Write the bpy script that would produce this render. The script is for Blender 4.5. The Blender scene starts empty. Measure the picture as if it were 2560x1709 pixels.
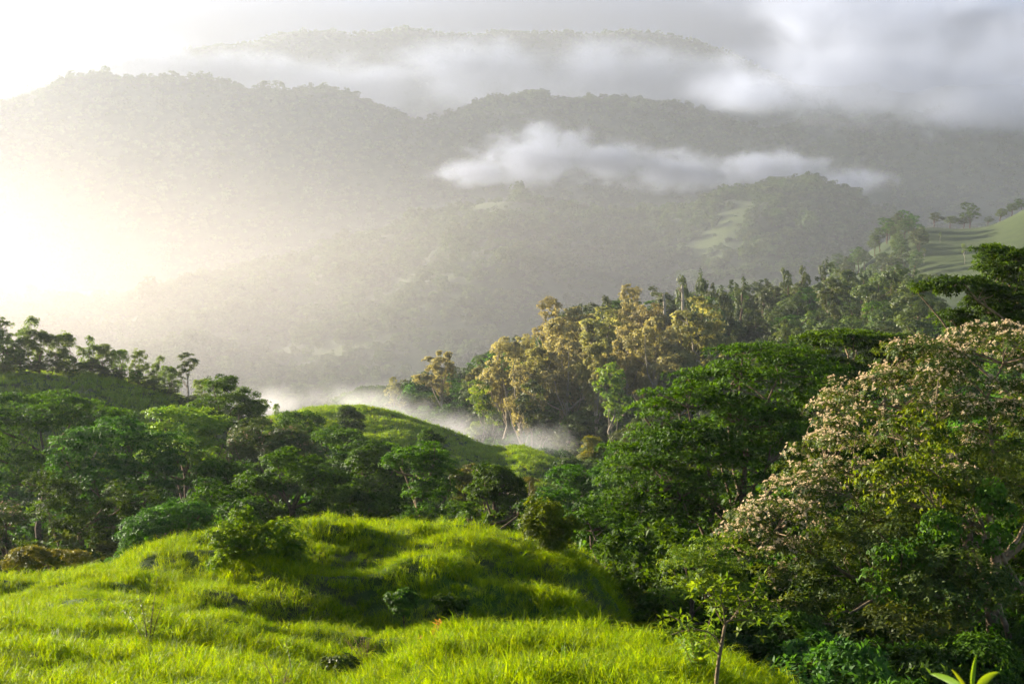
import bpy, math
import numpy as np
from mathutils import Vector

# ------------------------------------------------------------------ camera, light, exposure
scene = bpy.context.scene
COL = scene.collection
FPX, CX, HZ = 3200.0, 1280.0, 800.0        # focal length, centre column and horizon row, in photograph pixels
cam_d = bpy.data.cameras.new('camera')
cam = bpy.data.objects.new('camera', cam_d)
COL.objects.link(cam)
cam_d.sensor_width = 36.0
cam_d.lens = 36.0 * FPX / 2560.0
cam_d.shift_y = -(854.5 - HZ) / 2560.0
cam_d.clip_start = 0.1
cam_d.clip_end = 30000.0
cam.location = (0, 0, 0)
cam.rotation_euler = (math.radians(90), 0, 0)
scene.camera = cam
cam_d.dof.use_dof = True
cam_d.dof.focus_distance = 70.0
cam_d.dof.aperture_fstop = 5.0

SUN_AZ, SUN_EL = math.radians(-57.0), math.radians(14.0)
SUN_STRENGTH, SKY_STRENGTH, EXPOSURE = 5.0, 0.05, 2.15
sun_vec = Vector((math.sin(SUN_AZ) * math.cos(SUN_EL), math.cos(SUN_AZ) * math.cos(SUN_EL), math.sin(SUN_EL)))
world = bpy.data.worlds.new('World')
scene.world = world
world.use_nodes = True
wn = world.node_tree.nodes
wl = world.node_tree.links
wn.clear()
sky_n = wn.new('ShaderNodeTexSky')
sky_n.sky_type = 'NISHITA'
sky_n.sun_disc = False
sky_n.sun_elevation = SUN_EL
sky_n.sun_rotation = SUN_AZ % (2 * math.pi)
sky_n.altitude = 900.0
sky_n.air_density = 0.7
sky_n.dust_density = 0.4
bg_n = wn.new('ShaderNodeBackground')
bg_n.inputs['Strength'].default_value = SKY_STRENGTH
wo = wn.new('ShaderNodeOutputWorld')
wl.new(sky_n.outputs[0], bg_n.inputs['Color'])
wl.new(bg_n.outputs[0], wo.inputs['Surface'])

sun_d = bpy.data.lights.new('sun', 'SUN')
sun_d.energy = SUN_STRENGTH
sun_d.angle = math.radians(0.5)
sun_d.color = (1.0, 0.88, 0.72)
sun = bpy.data.objects.new('sun', sun_d)
COL.objects.link(sun)
sun.rotation_euler = (-sun_vec).to_track_quat('-Z', 'Y').to_euler()
sun.location = sun_vec * 50

vs = scene.view_settings
vs.view_transform = 'Standard'
vs.look = 'None'
vs.gamma = 1.0
vs.use_curve_mapping = False
vs.exposure = EXPOSURE
cy = scene.cycles
cy.max_bounces = 4
cy.diffuse_bounces = 2
cy.glossy_bounces = 1
cy.transmission_bounces = 2
cy.transparent_max_bounces = 8
cy.volume_bounces = 1
cy.sample_clamp_indirect = 4.0
cy.volume_step_rate = 1.0
cy.volume_max_steps = 256
cy.use_adaptive_sampling = True
cy.adaptive_threshold = 0.02
cy.adaptive_min_samples = 40
cy.use_denoising = True
try:
    cy.denoiser = 'OPENIMAGEDENOISE'
    cy.denoising_input_passes = 'RGB_ALBEDO_NORMAL'
except Exception:
    pass

# ------------------------------------------------------------------ small helpers
def P(px, py, Y):
    """The point at distance Y that stands at photograph pixel (px, py)."""
    return np.array([(px - CX) / FPX * Y, Y, (HZ - py) / FPX * Y])

def tag(o, label=None, cat=None, group=None, kind=None):
    if label: o['label'] = label
    if cat: o['category'] = cat
    if group: o['group'] = group
    if kind: o['kind'] = kind
    return o

def hash2(ix, iy, seed):
    h = (ix.astype(np.int64) * 374761393 + iy.astype(np.int64) * 668265263 + seed * 1274126177) & 0xFFFFFFFF
    h = ((h ^ (h >> 13)) * 1274126177) & 0xFFFFFFFF
    return ((h ^ (h >> 16)) & 0xFFFF) / 65535.0

def noise2(x, y, seed=0):
    """Gradient noise, about -1..1."""
    x = np.asarray(x, float); y = np.asarray(y, float)
    ix, iy = np.floor(x), np.floor(y)
    fx, fy = x - ix, y - iy
    u = fx * fx * fx * (fx * (fx * 6 - 15) + 10); v = fy * fy * fy * (fy * (fy * 6 - 15) + 10)
    def g(dx, dy):
        a = hash2(ix + dx, iy + dy, seed) * 2 * np.pi
        return np.cos(a) * (fx - dx) + np.sin(a) * (fy - dy)
    a = g(0, 0) * (1 - u) + g(1, 0) * u
    b = g(0, 1) * (1 - u) + g(1, 1) * u
    return (a * (1 - v) + b * v) * 1.5

def fbm2(x, y, octv=3, seed=0):
    s, a = 0.0, 1.0
    for i in range(octv):
        s = s + a * noise2(x * 2 ** i, y * 2 ** i, seed + i * 17)
        a *= 0.5
    return s

def make_mesh(name, V, faces, attrs=None, smooth=False):
    """V (n,3); faces: list of int arrays (m,k); attrs: {name: per-face floats}."""
    me = bpy.data.meshes.new(name)
    V = np.ascontiguousarray(V, np.float32)
    me.vertices.add(len(V)); me.vertices.foreach_set('co', V.ravel())
    loops = np.concatenate([f.ravel() for f in faces]).astype(np.int32)
    counts = np.concatenate([np.full(len(f), f.shape[1], np.int32) for f in faces])
    starts = np.concatenate([[0], np.cumsum(counts)[:-1]]).astype(np.int32)
    me.loops.add(len(loops)); me.loops.foreach_set('vertex_index', loops)
    me.polygons.add(len(counts)); me.polygons.foreach_set('loop_start', starts)
    if smooth:
        me.polygons.foreach_set('use_smooth', np.ones(len(counts), bool))
    if attrs:
        for k, a in attrs.items():
            dom = 'FACE' if len(a) == len(counts) else 'POINT'
            at = me.attributes.new(k, 'FLOAT', dom)
            at.data.foreach_set('value', np.ascontiguousarray(a, np.float32))
    me.update(calc_edges=True)
    return me

def obj(name, me, mat=None, parent=None, loc=None):
    o = bpy.data.objects.new(name, me)
    COL.objects.link(o)
    if mat is not None and me is not None and not me.materials:
        me.materials.append(mat)
    if parent is not None: o.parent = parent
    if loc is not None: o.location = loc
    return o

def empty(name, loc, label, cat, group=None):
    o = bpy.data.objects.new(name, None)
    o.empty_display_size = 0.5
    COL.objects.link(o)
    o.location = loc
    return tag(o, label, cat, group)

class Geo:
    """Collects verts and faces of one mesh."""
    def __init__(self): self.V, self.F, self.A, self.n = [], [], [], 0
    def add(self, V, F, tint=None):
        self.V.append(np.asarray(V, float)); self.F.append(np.asarray(F, int) + self.n); self.n += len(V)
        self.A.append(np.full(len(F), 0.5) if tint is None else tint)
    def mesh(self, name, smooth=False):
        # group by face size so each face keeps its own attribute
        V = np.concatenate(self.V)
        ks = sorted({f.shape[1] for f in self.F})
        F = [np.concatenate([f for f in self.F if f.shape[1] == k]) for k in ks]
        A = np.concatenate([np.concatenate([a for f, a in zip(self.F, self.A) if f.shape[1] == k]) for k in ks])
        return make_mesh(name, V, F, {'tint': A}, smooth)

def unit(v): return v / np.maximum(np.linalg.norm(v, axis=-1, keepdims=True), 1e-9)

def tube(g, path, rad, sides=5):
    path = np.asarray(path, float); n = len(path)
    rad = np.broadcast_to(np.asarray(rad, float), (n,))
    T = unit(np.gradient(path, axis=0))
    ref = np.array([0.31, 0.17, 0.93]) if abs(T[:, 2]).mean() < 0.8 else np.array([0.93, 0.31, 0.17])
    U = unit(np.cross(T, ref)); W = np.cross(T, U)
    a = np.linspace(0, 2 * np.pi, sides, endpoint=False)
    ring = path[:, None] + rad[:, None, None] * (np.cos(a)[None, :, None] * U[:, None] + np.sin(a)[None, :, None] * W[:, None])
    V = ring.reshape(-1, 3)
    i = np.arange(n - 1)[:, None] * sides; j = np.arange(sides)[None]; j2 = (j + 1) % sides
    F = np.stack([i + j, i + j2, i + sides + j2, i + sides + j], -1).reshape(-1, 4)
    g.add(V, F)
    g.add(ring[-1], np.arange(sides)[None])

def leaves(g, base, D, N, L, W, tint, fold=0.18):
    """One folded, pointed leaf per row: base point, direction, normal, length, width."""
    m = len(base)
    D = unit(D); S = unit(np.cross(D, N)); N = np.cross(S, D)
    L = np.broadcast_to(L, (m,))[:, None]; W = np.broadcast_to(W, (m,))[:, None]
    mid = base + D * L * 0.45
    V = np.stack([base, mid + S * W * 0.5 + N * W * fold, base + D * L - N * L * 0.12, mid - S * W * 0.5 + N * W * fold], 1)
    g.add(V.reshape(-1, 3), np.arange(m * 4).reshape(-1, 4), np.broadcast_to(tint, (m,)).copy())

def rosettes(g, rng, R, A, k, L, W, tilt, tint, jit=0.35, droop=0.0):
    """k leaves spread round each twig tip R with axis A."""
    m = len(R); A = unit(A)
    ref = np.where(np.abs(A[:, 2:3]) < 0.8, np.array([[0, 0, 1.0]]), np.array([[1.0, 0, 0]]))
    U = unit(np.cross(A, ref)); Wv = np.cross(A, U)
    ph = rng.random((m, 1)) * 6.283 + np.arange(k)[None] * (6.283 / k) + rng.normal(0, 0.25, (m, k))
    rad = np.cos(ph)[..., None] * U[:, None] + np.sin(ph)[..., None] * Wv[:, None]
    tl = tilt + rng.normal(0, jit, (m, k))
    D = np.cos(tl)[..., None] * rad + np.sin(tl)[..., None] * A[:, None]
    D[..., 2] -= droop
    Nn = np.cos(tl)[..., None] * A[:, None] - np.sin(tl)[..., None] * rad + rng.normal(0, 0.25, (m, k, 3))
    B = np.repeat(R[:, None], k, 1) + D * L * 0.1
    Ls = L * rng.uniform(0.7, 1.2, (m * k))
    tt = np.repeat(np.broadcast_to(tint, (m,)), k) + rng.normal(0, 0.10, m * k)
    leaves(g, B.reshape(-1, 3), D.reshape(-1, 3), Nn.reshape(-1, 3), Ls, W * rng.uniform(0.8, 1.2, m * k), np.clip(tt, 0, 1))

# ------------------------------------------------------------------ materials
def new_mat(name):
    m = bpy.data.materials.new(name)
    m.use_nodes = True
    m.node_tree.nodes.clear()
    return m, m.node_tree.nodes, m.node_tree.links

def leaf_mat(name, dark, light, trans=0.4, tcol=None, rough=0.5, spec=0.3, rnd=0.25):
    m, n, l = new_mat(name)
    at = n.new('ShaderNodeAttribute'); at.attribute_name = 'tint'
    oi = n.new('ShaderNodeObjectInfo')
    mx = n.new('ShaderNodeMix'); mx.data_type = 'RGBA'
    mx.inputs[6].default_value = (*dark, 1); mx.inputs[7].default_value = (*light, 1)
    l.new(at.outputs['Fac'], mx.inputs[0])
    mr = n.new('ShaderNodeMapRange'); mr.inputs[3].default_value = 1 - rnd; mr.inputs[4].default_value = 1 + rnd
    l.new(oi.outputs['Random'], mr.inputs[0])
    hs = n.new('ShaderNodeHueSaturation')
    l.new(mx.outputs[2], hs.inputs['Color']); l.new(mr.outputs[0], hs.inputs['Value'])
    mr2 = n.new('ShaderNodeMapRange'); mr2.inputs[3].default_value = 0.5 - rnd * 0.08; mr2.inputs[4].default_value = 0.5 + rnd * 0.05
    l.new(oi.outputs['Random'], mr2.inputs[0]); l.new(mr2.outputs[0], hs.inputs['Hue'])
    b = n.new('ShaderNodeBsdfPrincipled')
    b.inputs['Roughness'].default_value = rough
    b.inputs['Specular IOR Level'].default_value = spec
    l.new(hs.outputs[0], b.inputs['Base Color'])
    t = n.new('ShaderNodeBsdfTranslucent')
    tm = n.new('ShaderNodeMix'); tm.data_type = 'RGBA'; tm.blend_type = 'MULTIPLY'
    tm.inputs[0].default_value = 1.0
    l.new(hs.outputs[0], tm.inputs[6]); tm.inputs[7].default_value = (*(tcol or (2.4, 1.9, 0.7)), 1)
    l.new(tm.outputs[2], t.inputs['Color'])
    ms = n.new('ShaderNodeMixShader'); ms.inputs[0].default_value = trans
    l.new(b.outputs[0], ms.inputs[1]); l.new(t.outputs[0], ms.inputs[2])
    o = n.new('ShaderNodeOutputMaterial'); l.new(ms.outputs[0], o.inputs['Surface'])
    return m

def noise_mat(name, c1, c2, scale=3.0, c3=None, scale3=0.05, rough=0.9, bump=0.0, bscale=20.0):
    m, n, l = new_mat(name)
    geo = n.new('ShaderNodeNewGeometry')
    nz = n.new('ShaderNodeTexNoise'); nz.inputs['Scale'].default_value = scale; nz.inputs['Detail'].default_value = 5
    l.new(geo.outputs['Position'], nz.inputs['Vector'])
    rp = n.new('ShaderNodeMapRange'); rp.inputs[1].default_value = 0.35; rp.inputs[2].default_value = 0.65
    l.new(nz.outputs['Fac'], rp.inputs[0])
    mx = n.new('ShaderNodeMix'); mx.data_type = 'RGBA'
    mx.inputs[6].default_value = (*c1, 1); mx.inputs[7].default_value = (*c2, 1)
    l.new(rp.outputs[0], mx.inputs[0]); col = mx.outputs[2]
    if c3:
        n3 = n.new('ShaderNodeTexNoise'); n3.inputs['Scale'].default_value = scale3; n3.inputs['Detail'].default_value = 3
        l.new(geo.outputs['Position'], n3.inputs['Vector'])
        r3 = n.new('ShaderNodeMapRange'); r3.inputs[1].default_value = 0.4; r3.inputs[2].default_value = 0.62
        l.new(n3.outputs['Fac'], r3.inputs[0])
        m3 = n.new('ShaderNodeMix'); m3.data_type = 'RGBA'; m3.inputs[7].default_value = (*c3, 1)
        l.new(r3.outputs[0], m3.inputs[0]); l.new(col, m3.inputs[6]); col = m3.outputs[2]
    b = n.new('ShaderNodeBsdfPrincipled'); b.inputs['Roughness'].default_value = rough
    b.inputs['Specular IOR Level'].default_value = 0.15
    l.new(col, b.inputs['Base Color'])
    if bump:
        nb = n.new('ShaderNodeTexNoise'); nb.inputs['Scale'].default_value = bscale; nb.inputs['Detail'].default_value = 4
        l.new(geo.outputs['Position'], nb.inputs['Vector'])
        bp = n.new('ShaderNodeBump'); bp.inputs['Strength'].default_value = 0.8; bp.inputs['Distance'].default_value = bump
        l.new(nb.outputs['Fac'], bp.inputs['Height']); l.new(bp.outputs[0], b.inputs['Normal'])
    o = n.new('ShaderNodeOutputMaterial'); l.new(b.outputs[0], o.inputs['Surface'])
    return m

M = {}
M['soil'] = noise_mat('grassy_soil', (0.030, 0.065, 0.006), (0.06, 0.11, 0.010), 1.2, (0.05, 0.055, 0.015), 0.25, bump=0.05, bscale=6)
M['forest_floor'] = noise_mat('forest_floor', (0.02, 0.032, 0.012), (0.045, 0.065, 0.02), 0.05, (0.05, 0.09, 0.02), 0.006)
M['grass'] = leaf_mat('grass_blades', (0.060, 0.15, 0.002), (0.25, 0.335, 0.002), 0.58, (1.9, 1.65, 0.3), 0.5, 0.10, 0.12)
M['ridge_grass'] = leaf_mat('ridge_grass', (0.085, 0.19, 0.007), (0.21, 0.33, 0.009), 0.45, (1.9, 1.6, 0.45), 0.5, 0.25, 0.15)
M['dry'] = leaf_mat('dry_stalks', (0.20, 0.12, 0.05), (0.40, 0.27, 0.10), 0.3, (1.2, 1.0, 0.8), 0.7, 0.2, 0.2)
M['orange_leaf'] = leaf_mat('withered_orange_leaf', (0.40, 0.16, 0.03), (0.60, 0.32, 0.05), 0.4, (1.3, 1.1, 0.8), 0.6, 0.2, 0.1)
M['leaf_deep'] = leaf_mat('deep_green_leaf', (0.012, 0.040, 0.004), (0.070, 0.155, 0.010), 0.36, (2.2, 2.0, 0.5), 0.58, 0.10)
M['leaf_mid'] = leaf_mat('mid_green_leaf', (0.015, 0.048, 0.005), (0.080, 0.165, 0.012), 0.38, (2.2, 2.0, 0.5), 0.58, 0.10)
M['leaf_blue'] = leaf_mat('blue_green_leaf', (0.018, 0.054, 0.009), (0.075, 0.155, 0.020), 0.33, (1.9, 1.9, 0.6), 0.6, 0.12)
M['leaf_lime'] = leaf_mat('lime_leaf', (0.05, 0.12, 0.010), (0.17, 0.25, 0.015), 0.42, (2.0, 1.7, 0.5), 0.5, 0.25)
M['leaf_bush'] = leaf_mat('bush_leaf', (0.045, 0.10, 0.007), (0.15, 0.22, 0.012), 0.45, (2.0, 1.8, 0.5), 0.55, 0.15)
M['leaf_olive'] = leaf_mat('olive_leaf', (0.026, 0.052, 0.009), (0.090, 0.12, 0.018), 0.35, (2.0, 1.7, 0.5), 0.55, 0.15)
M['leaf_brown'] = leaf_mat('brownish_leaf', (0.024, 0.050, 0.009), (0.080, 0.115, 0.018), 0.3, (1.8, 1.4, 0.7), 0.55, 0.3)
M['leaf_gold'] = leaf_mat('golden_leaf', (0.175, 0.170, 0.066), (0.37, 0.35, 0.165), 0.44, (1.6, 1.4, 0.7), 0.6, 0.2, 0.2)
M['leaf_yellow'] = leaf_mat('yellowing_leaf', (0.075, 0.12, 0.010), (0.26, 0.27, 0.025), 0.4, (1.6, 1.3, 0.6), 0.5, 0.3)
M['leaf_forest'] = leaf_mat('forest_leaf', (0.030, 0.060, 0.018), (0.090, 0.130, 0.035), 0.30, (1.9, 1.7, 0.7), 0.55, 0.25, 0.3)
M['leaf_vine'] = leaf_mat('vine_leaf', (0.040, 0.075, 0.018), (0.12, 0.17, 0.035), 0.32, (2.0, 1.7, 0.6), 0.5, 0.3, 0.3)
M['leaf_far'] = leaf_mat('far_leaf', (0.026, 0.055, 0.016), (0.080, 0.125, 0.032), 0.25, (1.8, 1.6, 0.7), 0.7, 0.1, 0.2)
M['leaf_hedge'] = leaf_mat('feathery_leaf', (0.055, 0.105, 0.026), (0.13, 0.20, 0.045), 0.55, (2.0, 1.8, 0.6), 0.5, 0.3, 0.2)
M['bloom'] = leaf_mat('cream_blossom', (0.48, 0.36, 0.20), (0.82, 0.69, 0.46), 0.30, (1.1, 1.0, 0.9), 0.7, 0.1, 0.05)
M['bloom_pink'] = leaf_mat('dusky_pink_blossom', (0.22, 0.16, 0.10), (0.42, 0.31, 0.20), 0.25, (1.1, 1.0, 0.9), 0.7, 0.1, 0.1)
M['bark'] = noise_mat('brown_bark', (0.07, 0.048, 0.030), (0.17, 0.12, 0.075), 9.0, bump=0.02, bscale=30)
M['bark_pale'] = noise_mat('pale_bark', (0.24, 0.19, 0.13), (0.42, 0.36, 0.27), 3.0, bump=0.02, bscale=12)
M['bark_tan'] = noise_mat('tan_bark', (0.11, 0.078, 0.045), (0.24, 0.175, 0.10), 7.0, bump=0.015, bscale=30)

# ------------------------------------------------------------------ terrain
KX = np.arange(-1900, 4500, 10.0)
def curve(knots, sig=30.0):
    xs, ys = np.array([k[0] for k in knots], float), np.array([k[1] for k in knots], float)
    v = np.interp(KX, xs, ys)
    r = int(3 * sig / 10); w = np.exp(-0.5 * (np.arange(-r, r + 1) * 10 / sig) ** 2); w /= w.sum()
    return np.convolve(np.pad(v, r, mode='edge'), w, 'valid')
FEAT = []
def feat(Yk, zk=None, pyk=None, lift=0.0, sig=30.0):
    Y = curve(Yk if isinstance(Yk, list) else [(0, Yk)], 40)
    z = curve(zk, sig) if zk is not None else (HZ - curve(pyk, sig)) / FPX * Y - lift
    FEAT.append((Y, z))
G = 0.42      # height of the meadow grass, hidden ground lies this far below the grass line
feat(-60, [(0, 4.0)])
feat(0, [(0, -1.7)])
feat(8, [(0, -2.8), (900, -2.9), (1800, -2.9), (2300, -3.2), (2900, -4.2)])
feat(14, pyk=[(-400, 1690), (0, 1715), (600, 1720), (880, 1735), (1150, 1715), (1500, 1708), (1850, 1722), (2100, 1850), (2560, 2150)], lift=G)
feat([(0, 21), (800, 21), (1200, 22.5), (1500, 22.5), (1900, 20), (2560, 20)],
     pyk=[(-400, 1560), (0, 1570), (400, 1585), (700, 1630), (860, 1668), (960, 1632), (1060, 1590), (1180, 1545), (1300, 1526), (1480, 1530), (1620, 1548), (1760, 1595), (1900, 1640), (2000, 1682), (2150, 1850), (2560, 2300)], lift=G, sig=22)
feat([(0, 25), (840, 24.5), (1100, 26.5), (1500, 27), (2560, 26)],
     pyk=[(-400, 1500), (0, 1505), (300, 1515), (600, 1560), (760, 1625), (860, 1652), (960, 1640), (1080, 1600), (1200, 1600), (1400, 1640), (1600, 1690), (1800, 1760), (2100, 1900), (2560, 2080)], lift=G, sig=22)
feat([(0, 29), (840, 28.2), (1200, 29.6), (2560, 30)],
     pyk=[(-400, 1470), (0, 1468), (300, 1462), (550, 1468), (700, 1500), (840, 1545), (960, 1540), (1100, 1525), (1250, 1525), (1400, 1545), (1550, 1600), (1650, 1680), (1800, 1760), (2560, 1880)], lift=G, sig=22)
feat([(0, 31.5), (1000, 31.6), (2560, 33)],
     pyk=[(-400, 1470), (0, 1450), (250, 1425), (500, 1398), (700, 1390), (900, 1400), (1050, 1385), (1250, 1405), (1400, 1425), (1500, 1480), (1600, 1590), (1680, 1680), (1800, 1740), (2560, 1790)], lift=G, sig=22)
feat([(0, 34), (400, 35), (900, 36.5), (1300, 36), (1500, 35), (2560, 36)],
     pyk=[(-400, 1475), (-100, 1440), (0, 1428), (130, 1408), (260, 1395), (380, 1350), (480, 1325), (600, 1300), (750, 1290), (950, 1284), (1130, 1296), (1260, 1318), (1380, 1338), (1460, 1362), (1530, 1430), (1600, 1530), (1700, 1660), (1900, 1720), (2560, 1740)], lift=G, sig=18)
feat([(0, 52), (2560, 52)], [(-400, -15), (0, -15.0), (600, -14.5), (1200, -14.0), (1600, -15), (1900, -14.5), (2560, -13)])
feat(80, [(-400, -21), (0, -21), (700, -20), (1300, -21), (1700, -20), (2100, -17), (2560, -14)])
feat(115, [(-400, -22), (0, -22), (500, -23), (900, -23), (1300, -26), (1700, -27), (2100, -22), (2560, -17)])
feat(138, [(-400, -14), (0, -14), (300, -16), (520, -21), (700, -23), (900, -24), (1100, -25), (1300, -25), (1450, -29), (1800, -29), (2200, -22), (2560, -17)])
feat([(-400, 165), (0, 162), (430, 168), (600, 186), (870, 206), (1200, 200), (1420, 190), (1600, 195), (2560, 200)],
     pyk=[(-400, 885), (-100, 905), (0, 920), (150, 925), (280, 938), (380, 965), (460, 1000), (560, 1045), (650, 1050), (730, 1026), (800, 1013), (880, 1012), (960, 1022), (1050, 1048), (1130, 1078), (1200, 1106), (1245, 1119), (1300, 1114), (1360, 1132), (1420, 1160), (1480, 1210), (1600, 1250), (1900, 1180), (2560, 1000)], lift=0.4, sig=16)
feat(238, [(-400, -20), (0, -24), (600, -32), (1000, -36), (1300, -37), (1500, -33), (1800, -26), (2200, -14), (2560, -3)])
feat([(0, 330), (1000, 330), (1300, 345), (1700, 410), (2100, 450), (2560, 480)],
     pyk=[(-400, 1150), (0, 1130), (600, 1100), (900, 1075), (1050, 1050), (1200, 995), (1320, 930), (1450, 890), (1600, 872), (1800, 850), (2000, 832), (2200, 815), (2560, 780)], sig=40)
feat(600, [(-400, -75), (800, -75), (1500, -60), (1900, -40), (2150, -8), (2300, 12), (2560, 26)])
feat([(0, 800), (2560, 800)], [(-400, -85), (1200, -85), (1700, -60), (1950, -20), (2060, 18), (2180, 45), (2290, 58), (2400, 56), (2480, 58), (2560, 68), (2700, 90), (3000, 110)], sig=25)
feat(980, [(-400, -80), (1000, -75), (1500, -60), (1900, -40), (2300, -10), (2560, 0), (3000, 10)])
feat([(0, 1250), (2560, 1250)], [(-400, -40), (600, -35), (900, 0), (1100, 48), (1250, 64), (1400, 38), (1550, 15), (1680, 30), (1800, 62), (1950, 70), (2100, 55), (2300, 30), (2560, 20)], sig=45)
feat([(0, 1600), (2560, 1600)], pyk=[(-400, 760), (300, 740), (700, 700), (900, 620), (1050, 540), (1180, 488), (1280, 482), (1400, 505), (1550, 548), (1660, 548), (1800, 515), (1930, 485), (2030, 482), (2120, 500), (2220, 545), (2320, 585), (2560, 600)], sig=35)
feat(1950, [(-400, 20), (600, 20), (1200, 90), (1700, 80), (2200, 60), (2560, 70)], sig=60)
feat([(0, 2500), (2560, 2500)], pyk=[(-900, 700), (-500, 480), (-300, 360), (-100, 290), (60, 255), (150, 228), (240, 205), (310, 190), (390, 196), (470, 212), (560, 207), (700, 210), (790, 224), (880, 250), (980, 284), (1070, 304), (1140, 288), (1220, 262), (1320, 256), (1500, 260), (1680, 268), (1780, 290), (1900, 318), (2050, 315), (2200, 300), (2560, 270), (3000, 320), (3600, 700)], sig=16)
feat(3000, [(-900, 100), (0, 300), (1280, 340), (2560, 330), (3600, 100)], sig=60)
feat(3600, pyk=[(-900, 760), (-300, 400), (0, 260), (400, 150), (700, 92), (900, 80), (1200, 90), (1500, 96), (1650, 96), (1740, 108), (1800, 132), (1860, 165), (2000, 230), (2300, 230), (2560, 220), (3200, 400), (3700, 780)], sig=20)
feat(4200, [(-900, 0), (0, 100), (1280, 200), (2560, 100), (3600, 0)], sig=60)
feat(5200, [(0, 0)])
FY = np.stack([f[0] for f in FEAT]); FZ = np.stack([f[1] for f in FEAT])

def H(X, Y, rough=True):
    X = np.asarray(X, float); Y = np.asarray(Y, float)
    shp = np.broadcast(X, Y).shape
    X = np.broadcast_to(X, shp).ravel(); Y = np.broadcast_to(Y, shp).ravel()
    px = np.clip(CX + FPX * X / np.maximum(Y, 12.0), KX[0], KX[-2])
    k = (px - KX[0]) / 10.0; i = np.floor(k).astype(int); f = k - i
    ys = FY[:, i] * (1 - f) + FY[:, i + 1] * f
    zs = FZ[:, i] * (1 - f) + FZ[:, i + 1] * f
    h = np.diff(ys, axis=0); d = np.diff(zs, axis=0) / h
    m = np.zeros_like(ys)
    w1 = 2 * h[1:] + h[:-1]; w2 = h[1:] + 2 * h[:-1]
    same = d[1:] * d[:-1] > 0
    with np.errstate(divide='ignore', invalid='ignore'):
        m[1:-1] = np.where(same, (w1 + w2) / (w1 / d[:-1] + w2 / d[1:]), 0.0)
    Yc = np.clip(Y, ys[0] + 1e-3, ys[-1] - 1e-3)
    s = np.clip((ys <= Yc).sum(0) - 1, 0, len(ys) - 2)
    c = np.arange(len(Y))
    hh = h[s, c]; t = (Yc - ys[s, c]) / hh
    z = (zs[s, c] * (1 + 2 * t) * (1 - t) ** 2 + hh * m[s, c] * t * (1 - t) ** 2
         + zs[s + 1, c] * t * t * (3 - 2 * t) + hh * m[s + 1, c] * t * t * (t - 1))
    if rough:
        near = np.clip((62 - Y) / 15, 0, 1) * np.clip((Y - 6) / 6, 0, 1)
        z = z + near * (0.18 * noise2(X / 3.6, Y / 2.8, 1) + (0.16 + 0.22 * np.clip((Y - 25) / 4, 0, 1)) * noise2(X / 2.2, Y / 1.5, 2) + 0.05 * noise2(X / 0.6, Y / 0.6, 3))
        mid = np.clip((Y - 130) / 20, 0, 1) * np.clip((230 - Y) / 20, 0, 1)
        z = z + mid * (0.45 * noise2(X / 13, Y / 13, 4) + 0.30 * noise2(X / 5, Y / 5, 5))
        far = np.clip((Y - 850) / 500, 0, 1)
        rid = 1 - np.abs(noise2(X / 300, Y / 600, 6))
        z = z + far * ((rid - 0.75) * 44 + 9 * noise2(X / 130, Y / 160, 7) + 3 * noise2(X / 45, Y / 45, 8))
        mh = np.clip((Y - 240) / 60, 0, 1) * np.clip((900 - Y) / 100, 0, 1)
        z = z + mh * np.where(Y > 560, .2, 2.5) * noise2(X / 45, Y / 45, 9)
    return z.reshape(shp)

def gz(X, Y): return float(H(np.array([X]), np.array([Y]))[0])

def pasture_mask(X, Y):
    px = CX + FPX * X / np.maximum(Y, 12)
    a = np.clip((px - 2270 - 25 * noise2(Y / 60, X * 0 + 3.1, 40)) / 12, 0, 1) * np.clip((Y - 560) / 20, 0, 1) * np.clip((860 - Y) / 20, 0, 1)
    return a
def clearing_mask(X, Y):
    """Grassy strips on the wooded spurs beyond the valley."""
    px = CX + FPX * X / np.maximum(Y, 12)
    py = HZ - FPX * H(X, Y) / np.maximum(Y, 12)
    def strip(ax, ay, bx, by, w):
        dx, dy = bx - ax, by - ay; L2 = dx * dx + dy * dy
        t = np.clip(((px - ax) * dx + (py - ay) * dy) / L2, 0, 1)
        return np.hypot(px - ax - t * dx, py - ay - t * dy) - w * (0.7 + 0.5 * noise2(px / 40, py / 30, 41))
    s = np.minimum(strip(1870, 520, 1750, 640, 38), strip(1130, 500, 1310, 520, 30))
    s = np.minimum(s, strip(800, 890, 900, 860, 24))
    s = np.minimum(s, strip(1990, 500, 2080, 520, 18))
    return np.clip(-s / 10, 0, 1) * (Y > 1050) * (Y < 1620)

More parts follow.
